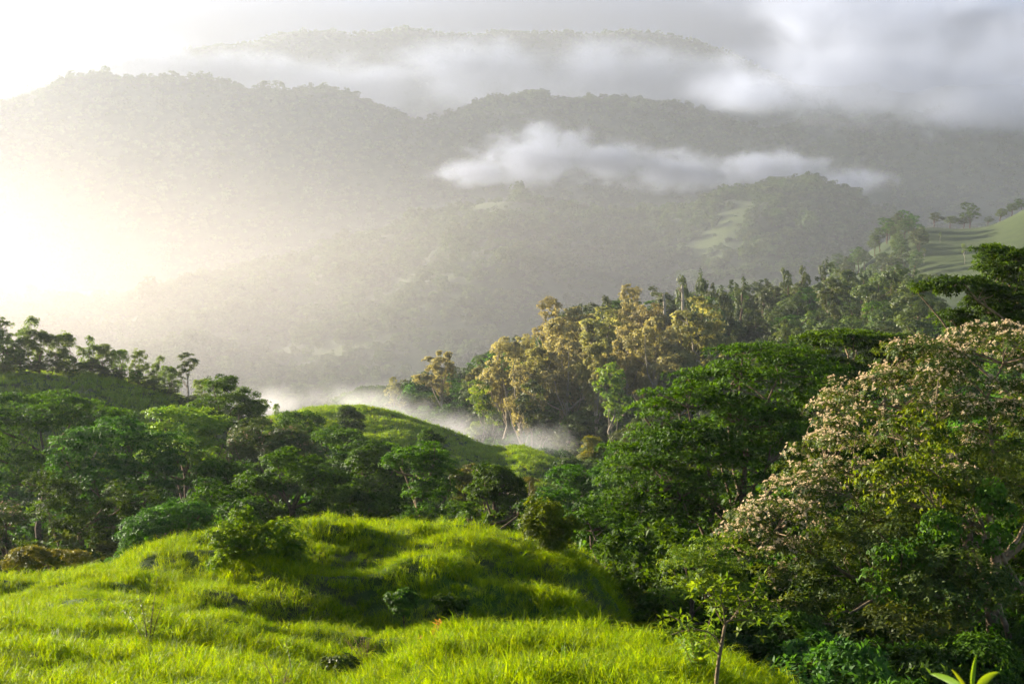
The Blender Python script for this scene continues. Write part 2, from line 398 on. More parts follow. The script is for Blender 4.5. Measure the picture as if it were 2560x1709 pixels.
def build_terrain():
    # rows crowd where the picture needs them; columns spread with distance
    rows = np.concatenate([np.linspace(-30, 10, 14), np.linspace(11, 44, 175), np.linspace(45, 240, 120), np.geomspace(243, 3880, 226)])
    t = np.linspace(-0.5, 0.5, 400)
    Yg = rows[:, None] + 0 * t[None]
    Xg = t[None] * (np.maximum(rows, 0)[:, None] + 16)
    Z = H(Xg, Yg)
    Z = np.where(Yg > 5000, -20.0, Z)
    cuts = [('meadow_ground', 0, np.searchsorted(rows, 236), M['soil'], 'grassy meadow ground falling away from the camera'),
            ('hill_slope', np.searchsorted(rows, 236), np.searchsorted(rows, 940), None, 'hill slopes across the misty hollow'),
            ('mountain_slope', np.searchsorted(rows, 940), len(rows) - 1, None, 'wooded mountains beyond the valley')]
    for name, a, b, mat, lab in cuts:
        X, Y, z = Xg[a:b + 1], Yg[a:b + 1], Z[a:b + 1]
        V = np.stack([X, Y, z], -1).reshape(-1, 3)
        nr, nc = X.shape
        i = np.arange(nr - 1)[:, None] * nc; j = np.arange(nc - 1)[None]
        F = np.stack([i + j, i + j + 1, i + nc + j + 1, i + nc + j], -1).reshape(-1, 4)
        at = {}
        if mat is None:
            at['pasture'] = np.maximum(pasture_mask(V[:, 0], V[:, 1]), clearing_mask(V[:, 0], V[:, 1]))
        o = obj(name, make_mesh(name, V, [F], at, True), mat or M['hill'])
        tag(o, lab, kind='structure')

def hill_material():
    m = noise_mat('wooded_hill_ground', (0.018, 0.030, 0.012), (0.04, 0.058, 0.02), 0.06)
    n, l = m.node_tree.nodes, m.node_tree.links
    b = next(x for x in n if x.type == 'BSDF_PRINCIPLED')
    base = b.inputs['Base Color'].links[0].from_socket
    at = n.new('ShaderNodeAttribute'); at.attribute_name = 'pasture'
    nz = n.new('ShaderNodeTexNoise'); nz.inputs['Scale'].default_value = 0.16; nz.inputs['Detail'].default_value = 9; nz.inputs['Roughness'].default_value = 0.7
    geo = n.new('ShaderNodeNewGeometry'); l.new(geo.outputs['Position'], nz.inputs['Vector'])
    c = n.new('ShaderNodeMix'); c.data_type = 'RGBA'
    c.inputs[6].default_value = (0.014, 0.026, 0.008, 1); c.inputs[7].default_value = (0.075, 0.100, 0.022, 1)
    l.new(nz.outputs['Fac'], c.inputs[0])
    x = n.new('ShaderNodeMix'); x.data_type = 'RGBA'
    l.new(at.outputs['Fac'], x.inputs[0]); l.new(base, x.inputs[6]); l.new(c.outputs[2], x.inputs[7])
    l.new(x.outputs[2], b.inputs['Base Color'])
    return m
M['hill'] = hill_material()
build_terrain()
# ------------------------------------------------------------------ plant builders
def knobby(rng, lobes, k=6):
    """Break each smooth lobe into boughs so that the crown has an uneven outline."""
    out = []
    for c, r in lobes:
        c, r = np.asarray(c, float), np.asarray(r, float)
        for _ in range(k):
            v = rng.normal(0, 1, 3); v /= np.linalg.norm(v)
            if v[2] < -.3 and rng.random() < .5: v[2] *= -1
            out.append((c + v * r * rng.uniform(.5, .72), r * rng.uniform(.30, .52) * rng.uniform(.8, 1.2, 3)))
        out.append((c, r * .6))
    return out

def sample_clumps(rng, lobes, n, shell=(0.72, 1.0), up=0.25, inside=0.78, knob=0):
    """Clump centres near the skin of a union of ellipsoids."""
    if knob: lobes = knobby(rng, lobes, knob)
    lobes = [(np.asarray(c, float), np.asarray(r, float)) for c, r in lobes]
    area = np.array([(r[0] * r[1] + r[0] * r[2] + r[1] * r[2]) for c, r in lobes]); area /= area.sum()
    out, nrm = [], []
    tries = 0
    while len(out) < n and tries < n * 60:
        tries += 1
        c, r = lobes[rng.choice(len(lobes), p=area)]
        v = rng.normal(0, 1, 3); v /= np.linalg.norm(v)
        if v[2] < -0.15 and rng.random() < up * 3: v[2] *= -1
        p = c + v * r * rng.uniform(*shell)
        if any(np.sum(((p - c2) / r2) ** 2) < inside ** 2 for c2, r2 in lobes if c2 is not c): continue
        out.append(p); nrm.append(v / r)
    return np.array(out), unit(np.array(nrm))

def foliage(g, rng, C, Nrm, cr, flat, per, k, L, W, tilt=0.35, droop=0.0, hang=0.0, tvar=0.22, under=0.15):
    """per rosettes on every clump of radius cr (flattened), k leaves in each."""
    K = len(C); m = K * per
    v = unit(rng.normal(0, 1, (m, 3)))
    flip = (v[:, 2] < 0) & (rng.random(m) > under); v[flip, 2] *= -1
    rr = np.repeat(cr * rng.uniform(0.65, 1.3, K), per)
    rad = np.stack([rr, rr, rr * flat], -1)
    u = rng.uniform(0.45, 1.0, m)[:, None] ** 0.6
    R = np.repeat(C, per, 0) + v * rad * u
    out = np.repeat(Nrm, per, 0)
    R[:, 2] -= hang * rr * (v[:, 0] ** 2 + v[:, 1] ** 2) * u[:, 0]
    A = unit(v / np.array([1, 1, max(flat, 0.35)])) * 0.8 + out * 0.5 + np.array([0, 0, 0.45])
    tint = np.clip(np.repeat(rng.normal(0.45, tvar, K), per) + rng.normal(0, 0.08, m), 0, 1)
    rosettes(g, rng, R, A, k, L, W, tilt, tint, droop=droop)
    return R, A

def skeleton(g, rng, base, fork, C, r0, n_limb=7, twig=0.35, sides=6, wob=0.12):
    """Trunk to the fork, limbs to spread-out clumps, twigs to the rest."""
    base, fork = np.asarray(base, float), np.asarray(fork, float)
    h = np.linalg.norm(fork - base)
    t = np.linspace(0, 1, 6)[:, None]
    path = base * (1 - t) + fork * t + np.concatenate([[[0, 0, 0]], rng.normal(0, h * 0.025, (4, 3)), [[0, 0, 0]]]) * [1, 1, 0]
    path[0, 2] -= 0.5
    tube(g, path, np.linspace(r0 * 1.25, r0 * 0.8, 6), sides + 1)
    nodes = []
    idx = [int(rng.integers(len(C)))]
    d = np.linalg.norm(C - C[idx[0]], axis=1)
    for _ in range(min(n_limb, len(C)) - 1):
        i = int(np.argmax(d)); idx.append(i); d = np.minimum(d, np.linalg.norm(C - C[i], axis=1))
    for i in idx:
        s = path[rng.integers(3, 6)]; e = C[i]
        span = np.linalg.norm(e - s)
        mid = s * 0.45 + e * 0.55 + np.array([0, 0, -0.10 * span]) + rng.normal(0, wob * span * 0.5, 3)
        q = np.linspace(0, 1, 7)[:, None]
        lp = (1 - q) ** 2 * s + 2 * q * (1 - q) * mid + q * q * e + rng.normal(0, 0.015 * span, (7, 3))
        lp[0] = s
        tube(g, lp, np.linspace(r0 * 0.5, r0 * 0.1, 7), sides - 1)
        nodes.append(lp[2:])
    nodes = np.concatenate(nodes)
    for c in C[rng.random(len(C)) < twig]:
        j = np.argmin(np.linalg.norm(nodes - c, axis=1) + 0.6 * np.maximum(0, nodes[:, 2] - c[2] + 0.2))
        s = nodes[j]
        if np.linalg.norm(c - s) > 0.22 * np.ptp(C[:, 2]) + 0.3: continue
        md = (s + c) / 2 + rng.normal(0, 0.08, 3) * np.linalg.norm(c - s)
        tube(g, [s, md, c], [r0 * 0.14, r0 * 0.09, r0 * 0.03], 4)

def plant(name, label, cat, base, fork, lobes, mat, bark, n, cr, flat, per, k, L, W, seed, r0=0.22, group=None, tilt=0.35, droop=0.0,
          hang=0.0, n_limb=7, twig=0.5, shell=(0.72, 1.05), bloom=None, under=0.15, up=0.12, knob=6, trunk_name='trunk', extra=None, tvar=0.22):
    """One tree or bush in world coordinates under an Empty at its base."""
    rng = np.random.default_rng(seed)
    base = np.asarray(base, float)
    root = empty(name, base, label, cat, group)
    C, Nr = sample_clumps(rng, lobes, n, shell, up, knob=knob)
    g = Geo(); R, A = foliage(g, rng, C - base, Nr, cr, flat, per, k, L, W, tilt, droop, hang, tvar, under)
    obj('crown', g.mesh('crown'), mat, root)
    gt = Geo(); skeleton(gt, rng, [0, 0, 0], np.asarray(fork) - base, C - base, r0, n_limb, twig)
    obj(trunk_name, gt.mesh(trunk_name, True), bark, root)
    if bloom:
        bm, frac, bL, pick = bloom
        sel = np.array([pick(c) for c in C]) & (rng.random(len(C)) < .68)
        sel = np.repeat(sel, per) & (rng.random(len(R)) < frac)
        gb = Geo()
        Rb = R[sel] + unit(A[sel]) * L * 0.35
        for q in range(3):
            rosettes(gb, rng, Rb + rng.normal(0, bL * 0.75, Rb.shape), A[sel] + rng.normal(0, .3, Rb.shape), 6, bL, bL * 0.62, 0.7, np.clip(rng.normal(0.6, 0.25, len(Rb)), 0, 1), jit=0.4)
        obj('blossoms', gb.mesh('blossoms'), bm, root)
    if extra: extra(root, rng, C - base)
    return root

def L_(px, py, Y, rx, ry, rY=None):
    """A crown lobe seen at (px, py), half sizes in photograph pixels, at distance Y."""
    return (P(px, py, Y), (rx / FPX * Y, (rY if rY else 0.8 * rx / FPX * Y), ry / FPX * Y))

def foot(px, Y):
    x = (px - CX) / FPX * Y
    return np.array([x, Y, gz(x, Y)])

def tree_px(name, label, px, Y, fork_py, lobes, mat, bark, n, cr, flat, per, k, L, W, seed, **kw):
    b = foot(px, Y)
    return plant(name, label, kw.pop('cat', 'tree'), b, P(px + kw.pop('lean', 0), fork_py, Y), lobes, mat, bark, n, cr, flat, per, k, L, W, seed, **kw)
# ------------------------------------------------------------------ the blossoming tree and the dark trees beside it
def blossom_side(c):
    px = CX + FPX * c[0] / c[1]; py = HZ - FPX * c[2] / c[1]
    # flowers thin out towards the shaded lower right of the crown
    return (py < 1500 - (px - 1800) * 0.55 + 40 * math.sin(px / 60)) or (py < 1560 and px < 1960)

def rough_limbs(specs, mat):
    def f(root, rng, C):
        b = np.array(root.location)
        for pts, r in specs:
            g = Geo(); p = np.array([P(*q) for q in pts]) - b
            t = np.linspace(0, 1, len(p)); tt = np.linspace(0, 1, 4 * len(p))
            q = np.stack([np.interp(tt, t, p[:, i]) for i in range(3)], 1)
            q[1:-1] += rng.normal(0, r * 0.35, q[1:-1].shape)
            tube(g, q, np.linspace(r, r * 0.35, len(q)), 6)
            obj('limb', g.mesh('limb', True), mat, root)
    return f

tree_px('blossoming_tree', 'large spreading tree covered in cream blossom with a dark shaded interior', 2490, 37, 1330,
        [L_(2440, 960, 39, 300, 150, 3.4), L_(2210, 1085, 38.5, 240, 140, 3.0), L_(2010, 1250, 38, 215, 130, 2.6), L_(2330, 1200, 37.5, 330, 200, 3.4),
         L_(1930, 1420, 37, 150, 140, 2.0), L_(2110, 1150, 38, 160, 110, 2.4), L_(1900, 1310, 37.5, 120, 80, 1.8), L_(2290, 960, 39, 160, 90, 2.4), L_(2160, 1400, 36.5, 260, 190, 3.0), L_(2650, 1150, 38, 260, 260, 3.6), L_(2050, 1590, 35.5, 190, 110, 1.8)],
        M['leaf_olive'], M['bark_tan'], 640, 0.55, 0.42, 24, 5, 0.125, 0.05, 11, r0=0.18, tilt=0.15, droop=0.25, n_limb=14, twig=0.35, under=0.3,
        bloom=(M['bloom'], 0.42, 0.056, blossom_side),
        extra=rough_limbs([([(2530, 1709, 34), (2515, 1560, 34), (2470, 1450, 34.3), (2440, 1360, 34.6)], 0.10),
                           ([(2500, 1540, 34), (2380, 1320, 34.5), (2300, 1220, 34.6)], 0.06),
                           ([(2180, 1500, 33.8), (2090, 1556, 33.2), (2040, 1560, 33), (2035, 1590, 33), (1960, 1612, 32.8), (1870, 1606, 32.6)], 0.040),
                           ([(2560, 1480, 34), (2450, 1300, 34.5), (2380, 1180, 35)], 0.07)], M['bark_tan']))
def vine(name, label, lobes, seed, mat='leaf_lime', n=60, per=14, cr=0.45, L=0.15):
    rng = np.random.default_rng(seed)
    c0 = np.mean([c for c, r in lobes], 0)
    root = empty(name, c0, label, 'vine')
    C, Nr = sample_clumps(rng, lobes, n, (0.5, 1.0))
    g = Geo(); foliage(g, rng, C - c0, Nr, cr, 0.8, per, 4, L, L * 0.55, -0.2, 0.7, under=0.5)
    obj('leaves', g.mesh('leaves'), M[mat], root)
    gt = Geo()
    for i in range(9):
        a, b = C[rng.integers(len(C))] - c0, C[rng.integers(len(C))] - c0
        tube(gt, [a, (a + b) / 2 + [0, 0, -0.25], b], [0.02, 0.018, 0.012], 4)
    obj('stem', gt.mesh('stem', True), M['bark_tan'], root)
vine('climbing_vine', 'bright green vine climbing over the blossoming tree', [L_(2270, 1075, 35.2, 70, 50, .5), L_(2330, 1130, 34.8, 90, 80, .5), L_(2240, 1200, 34.6, 110, 60, .5), L_(2360, 1250, 34.4, 60, 90, .4)], 31, 'leaf_bush', 42)
vine('hanging_vine', 'dull green vine hanging down the dark side of the blossoming tree', [L_(2350, 1380, 34, 50, 140, .5), L_(2480, 1350, 34, 50, 170, .5), L_(2230, 1450, 33.8, 90, 120, .6)], 32, 'leaf_mid', 70, 12, 0.4, 0.16)
tree_px('shade_tree', 'dark leafy tree standing behind the blossoming tree', 2420, 43, 1300,
        [L_(2430, 1300, 43, 300, 330, 3), L_(2200, 1480, 42, 230, 230, 2.5), L_(2600, 1500, 42, 230, 260, 2.5)],
        M['leaf_deep'], M['bark'], 220, 0.8, 0.5, 20, 5, 0.20, 0.085, 12, r0=0.2, n_limb=9)
for i, (px, py, Y, rx, ry, mat) in enumerate([(2080, 1640, 33.5, 190, 95, 'leaf_olive'), (2260, 1650, 32, 170, 120, 'leaf_olive'), (2420, 1690, 31, 130, 110, 'leaf_mid'), (2130, 1500, 38, 190, 100, 'leaf_mid'), (2400, 1500, 33.2, 120, 100, 'leaf_olive')]):
    tree_px('thicket_shrub', ['olive shrub under the low limb of the blossoming tree', 'leafy shrub at the foot of the blossoming tree', 'dark shrub beside the trunk at the bottom right', 'shaded shrub deep beneath the blossoming tree', 'leafy shrub in front of the trunk of the blossoming tree'][i],
            px, Y, py + ry * .6, [L_(px, py, Y, rx, ry, 1.3)], M[mat], M['bark'], 60, 0.5, 0.55, 18, 5, 0.15, 0.06, 40 + i, r0=0.06, cat='shrub', droop=0.3, trunk_name='stem')
tree_px('low_tree', 'small yellow-green tree at the edge of the blossoming crown', 1730, 35, 1470,
        [L_(1720, 1440, 35, 85, 65, 1.0), L_(1800, 1400, 35.5, 100, 60, 1.0), L_(1690, 1490, 34.6, 50, 40, .6), L_(1840, 1500, 35, 100, 60, 1)],
        M['leaf_lime'], M['bark'], 120, 0.34, 0.5, 20, 5, 0.085, 0.034, 13, r0=0.06, n_limb=8)

big = dict(r0=0.30, n_limb=18, twig=0.75, tilt=0.45, under=0.1)
tree_px('spreading_tree', 'broad dark green tree with tiered glossy foliage beside the blossoming tree', 1850, 56, 1330,
        [L_(1900, 960, 58, 230, 95, 3.6), L_(1760, 1050, 57, 190, 110, 3.2), L_(2010, 1060, 58, 200, 130, 3.6), L_(1660, 1180, 56, 170, 110, 3), L_(1850, 1210, 55, 260, 170, 3.8),
         L_(1600, 1290, 55, 130, 100, 2.4), L_(1720, 1360, 54, 170, 100, 2.6), L_(2080, 1200, 57, 200, 150, 3.4)],
        M['leaf_deep'], M['bark'], 620, 0.95, 0.26, 22, 6, 0.20, 0.075, 14, **big)
tree_px('flat_topped_tree', 'dark flat-topped tree with layered boughs behind the broad dark tree', 2150, 78, 1000,
        [L_(2130, 850, 78, 165, 26, 3.5), L_(2010, 900, 77, 100, 22, 2.5), L_(2230, 880, 79, 130, 32, 3.2), L_(2120, 930, 78, 150, 30, 3), L_(2300, 940, 80, 150, 45, 3.4), L_(1920, 925, 78, 70, 16, 2)],
        M['leaf_deep'], M['bark_tan'], 330, 0.85, 0.24, 18, 6, 0.24, 0.09, 15, **big)
tree_px('umbrella_tree', 'tall umbrella tree with bare fanned limbs above the blossoming tree', 2690, 58, 900,
        [L_(2500, 650, 58, 90, 36, 2), L_(2600, 690, 58, 130, 70, 3), L_(2400, 725, 57, 90, 26, 2.0), L_(2330, 725, 57, 45, 16, 1.2), L_(2480, 755, 58, 90, 30, 2), L_(2560, 790, 58, 80, 30, 2), L_(2380, 800, 59, 60, 26, 1.6)],
        M['leaf_deep'], M['bark_tan'], 300, 0.62, 0.30, 20, 6, 0.19, 0.07, 16, r0=0.26, n_limb=15, twig=0.7, tilt=0.4, under=0.1, droop=0.15)

# ------------------------------------------------------------------ trees of the hollow behind the meadow
HOLLOW = [
 # name, label, trunk px, Y, fork py, lobes, leaf, bark, clumps, clump r, flat, per, L, bloom
 ('wide_tree', 'wide flat-crowned tree at the far left with its dark forked trunk showing', 110, 84, 1135, [L_(90, 1035, 85, 190, 52, 4), L_(250, 1050, 84, 100, 40, 3), L_(-40, 1090, 84, 110, 80, 3), L_(20, 1170, 82, 100, 60, 2.5)], 'leaf_mid', 'bark', 330, .95, .34, 20, .22),
 ('drooping_tree', 'large blue-green tree with boughs sweeping down to the right', 300, 76, 1220, [L_(250, 1100, 77, 130, 55, 3), L_(350, 1130, 76, 120, 80, 3), L_(410, 1190, 75, 75, 75, 2.4), L_(270, 1210, 74, 150, 80, 3), L_(190, 1170, 75, 90, 80, 2.6)], 'leaf_blue', 'bark', 380, .85, .32, 20, .20),
 ('tiered_tree', 'flat tiered tree with sunlit yellow-green tops beside the left pasture', 470, 98, 1120, [L_(450, 1040, 98, 85, 22, 3), L_(500, 1065, 97, 90, 24, 3), L_(420, 1080, 97, 70, 24, 2.5), L_(480, 1100, 96, 100, 30, 3)], 'leaf_lime', 'bark', 200, .9, .3, 18, .24),
 ('tall_dark_tree', 'tall dark tree rising below the end of the feathery hedge', 575, 118, 1090, [L_(560, 965, 118, 42, 28, 2.2), L_(590, 1010, 118, 68, 36, 2.6), L_(530, 1020, 117, 60, 34, 2.4), L_(640, 1030, 116, 45, 30, 2)], 'leaf_mid', 'bark', 190, .9, .45, 18, .26),
 ('brown_tree', 'brownish dark tree with sparse dusky pink flowers on its crown', 690, 92, 1200, [L_(620, 1110, 92, 85, 60, 3), L_(700, 1120, 91, 75, 50, 2.6), L_(760, 1150, 90, 60, 50, 2.4)], 'leaf_brown', 'bark', 210, .85, .4, 18, .22, ('bloom_pink', .06, .09)),
 ('speckled_tree', 'dark tree with bright lime leaf tips behind the meadow crest', 730, 68, 1270, [L_(720, 1180, 68, 95, 55, 2.4), L_(660, 1230, 67, 70, 60, 2), L_(800, 1220, 67, 70, 60, 2)], 'leaf_mid', 'bark', 230, .62, .45, 20, .17),
 ('domed_tree', 'smooth dark domed tree below the grassy ridge', 735, 132, 1100, [L_(735, 1062, 132, 72, 40, 3)], 'leaf_deep', 'bark', 110, .9, .6, 20, .26),
 ('ridge_tree', 'round dark tree standing alone on the crest of the green ridge', 868, 166, 1085, [L_(868, 1045, 166, 45, 36, 2.3), L_(885, 1065, 166, 35, 26, 2)], 'leaf_mid', 'bark', 120, .75, .6, 20, .26),
 ('mid_green_tree', 'mid green leafy tree filling the hollow below the green ridge', 850, 104, 1200, [L_(830, 1105, 104, 75, 36, 3), L_(900, 1130, 103, 75, 45, 3), L_(960, 1150, 102, 60, 40, 2.5), L_(850, 1170, 100, 90, 50, 3)], 'leaf_mid', 'bark', 240, .95, .42, 18, .26),
 ('dark_hollow_tree', 'very dark rounded tree in the middle of the hollow', 930, 84, 1260, [L_(930, 1190, 84, 80, 70, 2.6), L_(880, 1240, 82, 70, 50, 2.2), L_(990, 1230, 84, 60, 60, 2)], 'leaf_deep', 'bark', 200, .75, .5, 18, .21),
 ('slender_tree', 'slender pale-limbed tree with a tall open crown behind the meadow crest', 1035, 74, 1190, [L_(1070, 1150, 74, 75, 40, 2.2), L_(1020, 1150, 74, 60, 34, 2), L_(1100, 1200, 74, 55, 50, 2), L_(1060, 1240, 73, 70, 40, 2)], 'leaf_mid', 'bark_tan', 190, .6, .4, 16, .18),
 ('button_tree', 'small round treetop poking up in front of the green ridge', 1075, 122, 1140, [L_(1075, 1105, 122, 36, 24, 2)], 'leaf_deep', 'bark', 60, .7, .6, 20, .25),
 ('round_tree', 'neat round dark tree with a visible trunk behind the meadow', 1238, 68, 1250, [L_(1235, 1195, 68, 48, 42, 1.5), L_(1215, 1235, 68, 50, 40, 1.4), L_(1262, 1232, 68, 46, 42, 1.4)], 'leaf_mid', 'bark', 210, .5, .5, 20, .16),
 ('pale_tree', 'thin pale yellow-green tree at the foot of the green ridge', 1312, 112, 1240, [L_(1312, 1205, 112, 26, 12, 1.2), L_(1325, 1225, 112, 26, 12, 1.2), L_(1180, 1180, 125, 25, 22, 1.2)], 'leaf_yellow', 'bark_pale', 50, .5, .4, 14, .22),
 ('olive_tree', 'thin olive tree between the round tree and the slender tree', 1165, 88, 1240, [L_(1165, 1210, 88, 40, 45, 1.6)], 'leaf_olive', 'bark_tan', 70, .55, .5, 14, .2),
 ('gully_tree', 'dark leafy tree left of the broad dark tree', 1440, 82, 1270, [L_(1420, 1200, 82, 50, 34, 2), L_(1470, 1225, 82, 60, 50, 2.4), L_(1400, 1260, 80, 50, 50, 2), L_(1530, 1250, 80, 60, 70, 2.4)], 'leaf_deep', 'bark', 230, .7, .5, 18, .21),
 ('vine_dome_tree', 'pale vine-covered domed tree at the right end of the green ridge', 1455, 124, 1220, [L_(1430, 1180, 124, 40, 26, 2), L_(1490, 1180, 123, 45, 30, 2)], 'leaf_forest', 'bark', 130, .75, .7, 18, .26),
 ('golden_green_tree', 'open golden-green tree in the dip beside the misty hollow', 1485, 152, 1165, [L_(1478, 1110, 152, 26, 20, 1.6), L_(1500, 1130, 152, 30, 18, 1.6), L_(1470, 1142, 152, 26, 14, 1.5)], 'leaf_yellow', 'bark_tan', 90, .75, .35, 16, .26),
 ('pale_crowned_tree', 'pale grey-green leafy tree below the tall forest', 1585, 165, 1150, [L_(1560, 1100, 165, 55, 26, 3), L_(1620, 1080, 166, 50, 34, 3), L_(1580, 1130, 160, 60, 40, 3)], 'leaf_vine', 'bark', 170, .95, .5, 18, .30),
 ('low_blue_tree', 'low blue-green tree arching over the meadow crest at the left', 440, 54, 1320, [L_(430, 1295, 54, 85, 45, 1.8), L_(490, 1310, 54, 55, 36, 1.4), L_(350, 1330, 53, 60, 45, 1.5)], 'leaf_blue', 'bark', 190, .55, .34, 20, .14),
 ('dusky_flower_tree', 'dark tree with dull pink flower sprays at the left edge', 20, 62, 1350, [L_(10, 1310, 62, 75, 55, 2), L_(-40, 1370, 61, 90, 60, 2)], 'leaf_brown', 'bark', 150, .6, .4, 18, .16, ('bloom_pink', .10, .08)),
 ('shadowed_tree', 'shadowed tree low in the hollow with a few pale twigs', 200, 66, 1330, [L_(200, 1290, 66, 130, 70, 2.4), L_(110, 1240, 67, 90, 60, 2), L_(300, 1270, 67, 90, 60, 2)], 'leaf_deep', 'bark_tan', 220, .65, .45, 18, .17),
 ('sunken_tree', 'dark tree sunk between the blue-green tree and the speckled tree', 560, 64, 1320, [L_(560, 1210, 72, 90, 60, 2.6), L_(520, 1270, 66, 80, 60, 2), L_(610, 1280, 64, 70, 50, 2)], 'leaf_deep', 'bark', 220, .65, .5, 18, .18),
 ('backing_tree', 'dark tree behind the crest under the mid green tree', 860, 66, 1310, [L_(860, 1275, 66, 85, 40, 2), L_(960, 1280, 66, 70, 40, 2)], 'leaf_deep', 'bark', 140, .6, .5, 18, .18),
 ('crest_shrub_tree', 'low dark shrubby tree at the right end of the hollow', 1170, 58, 1310, [L_(1150, 1285, 58, 45, 30, 1.4), L_(1340, 1290, 60, 60, 45, 1.8)], 'leaf_deep', 'bark', 110, .5, .55, 18, .16),
 ('bank_tree', 'dark green tree on the bank below the broad tiered tree', 1520, 50, 1400, [L_(1540, 1350, 50, 70, 70, 2), L_(1640, 1400, 49, 70, 60, 1.8), L_(1480, 1310, 52, 45, 50, 1.6)], 'leaf_deep', 'bark', 190, .55, .45, 18, .16),
]
for i, s in enumerate(HOLLOW):
    name, label, px, Y, fpy, lobes, lm, bk, n, cr, flat, per, Lf = s[:13]
    bl = None
    # leafy skirts below the crown, down into the undergrowth
    q = [(CX + FPX * c[0] / c[1], HZ - FPX * c[2] / c[1], r[0] * FPX / c[1], r[2] * FPX / c[1]) for c, r in lobes]
    x0, x1 = min(a[0] - a[2] for a in q), max(a[0] + a[2] for a in q); yb = max(a[1] + a[3] for a in q)
    if x1 - x0 < 420 and name not in ('round_tree', 'pale_tree', 'ridge_tree', 'golden_green_tree'):
        sk = 34 * 80 / Y
        lobes = lobes + [L_(x0 * .7 + x1 * .3, yb + sk * .5, Y - 1, (x1 - x0) * .32, sk), L_(x0 * .3 + x1 * .7, yb + sk * .6, Y - 1, (x1 - x0) * .32, sk)]
        n = int(n * 1.3)
    if len(s) > 13:
        bl = (M[s[13][0]], s[13][1], s[13][2], lambda c: True)
    tree_px(name, label, px, Y, fpy, lobes, M[lm], M[bk], int(n * .9), cr * .72, flat * 1.15, per, 5, Lf * .9, Lf * 0.38, 100 + i, r0=0.20, n_limb=9, twig=0.3, tilt=0.3, bloom=bl, group='trees of the hollow behind the meadow')

# ------------------------------------------------------------------ bushes on the meadow
tree_px('meadow_bush', 'dense sunlit bush standing on the meadow', 640, 32.5, 1400,
        [L_(590, 1345, 32.5, 66, 62, .75), L_(685, 1372, 32.4, 80, 55, .85), L_(570, 1402, 32.3, 66, 36, .6), L_(740, 1388, 32.3, 42, 48, .5), L_(650, 1415, 32.2, 90, 30, .7)],
        M['leaf_bush'], M['bark'], 260, 0.18, 0.8, 19, 5, 0.070, 0.034, 51, r0=0.035, n_limb=14, cat='bush', trunk_name='stem', under=0.3, shell=(0.45, 1.2), up=0.0)
tree_px('crest_bush', 'leafy green bush at the right end of the meadow crest', 1375, 34.6, 1345,
        [L_(1370, 1285, 34.6, 58, 50, .7), L_(1340, 1325, 34.6, 40, 36, .5), L_(1410, 1332, 34.6, 42, 38, .5), L_(1375, 1355, 34.4, 50, 26, .5)],
        M['leaf_bush'], M['bark'], 130, 0.20, 0.75, 18, 5, 0.080, 0.036, 52, r0=0.035, n_limb=12, cat='bush', trunk_name='stem', under=0.3, up=0.0, shell=(0.4, 1.25), knob=4)
tree_px('yellow_bush', 'low yellowing bush below the meadow crest at the left', 120, 40, 1410,
        [L_(90, 1395, 40, 60, 32, .7), L_(160, 1400, 40, 75, 24, .8), L_(40, 1410, 40, 40, 20, .5)],
        M['leaf_yellow'], M['bark'], 110, 0.22, 0.6, 18, 5, 0.075, 0.035, 53, r0=0.03, n_limb=10, cat='bush', trunk_name='stem')
for i, (px, py, Y, rx, ry, lab) in enumerate([(1130, 1518, 29.5, 40, 28, 'dark low shrub at the head of the gully'), (1010, 1510, 29, 45, 30, 'leafy weed shrub on the gully bank'), (860, 1660, 24.5, 45, 20, 'broad-leaved weed at the gully bottom')]):
    tree_px('gully_shrub', lab, px, Y, py + ry * .8, [L_(px, py, Y, rx, ry, .35)], M[['leaf_mid', 'leaf_blue', 'leaf_olive'][i]], M['bark'], 34, 0.14, 0.7, 14, 5, 0.08, 0.05, 60 + i, r0=0.015, n_limb=6, cat='shrub', trunk_name='stem', droop=.3)

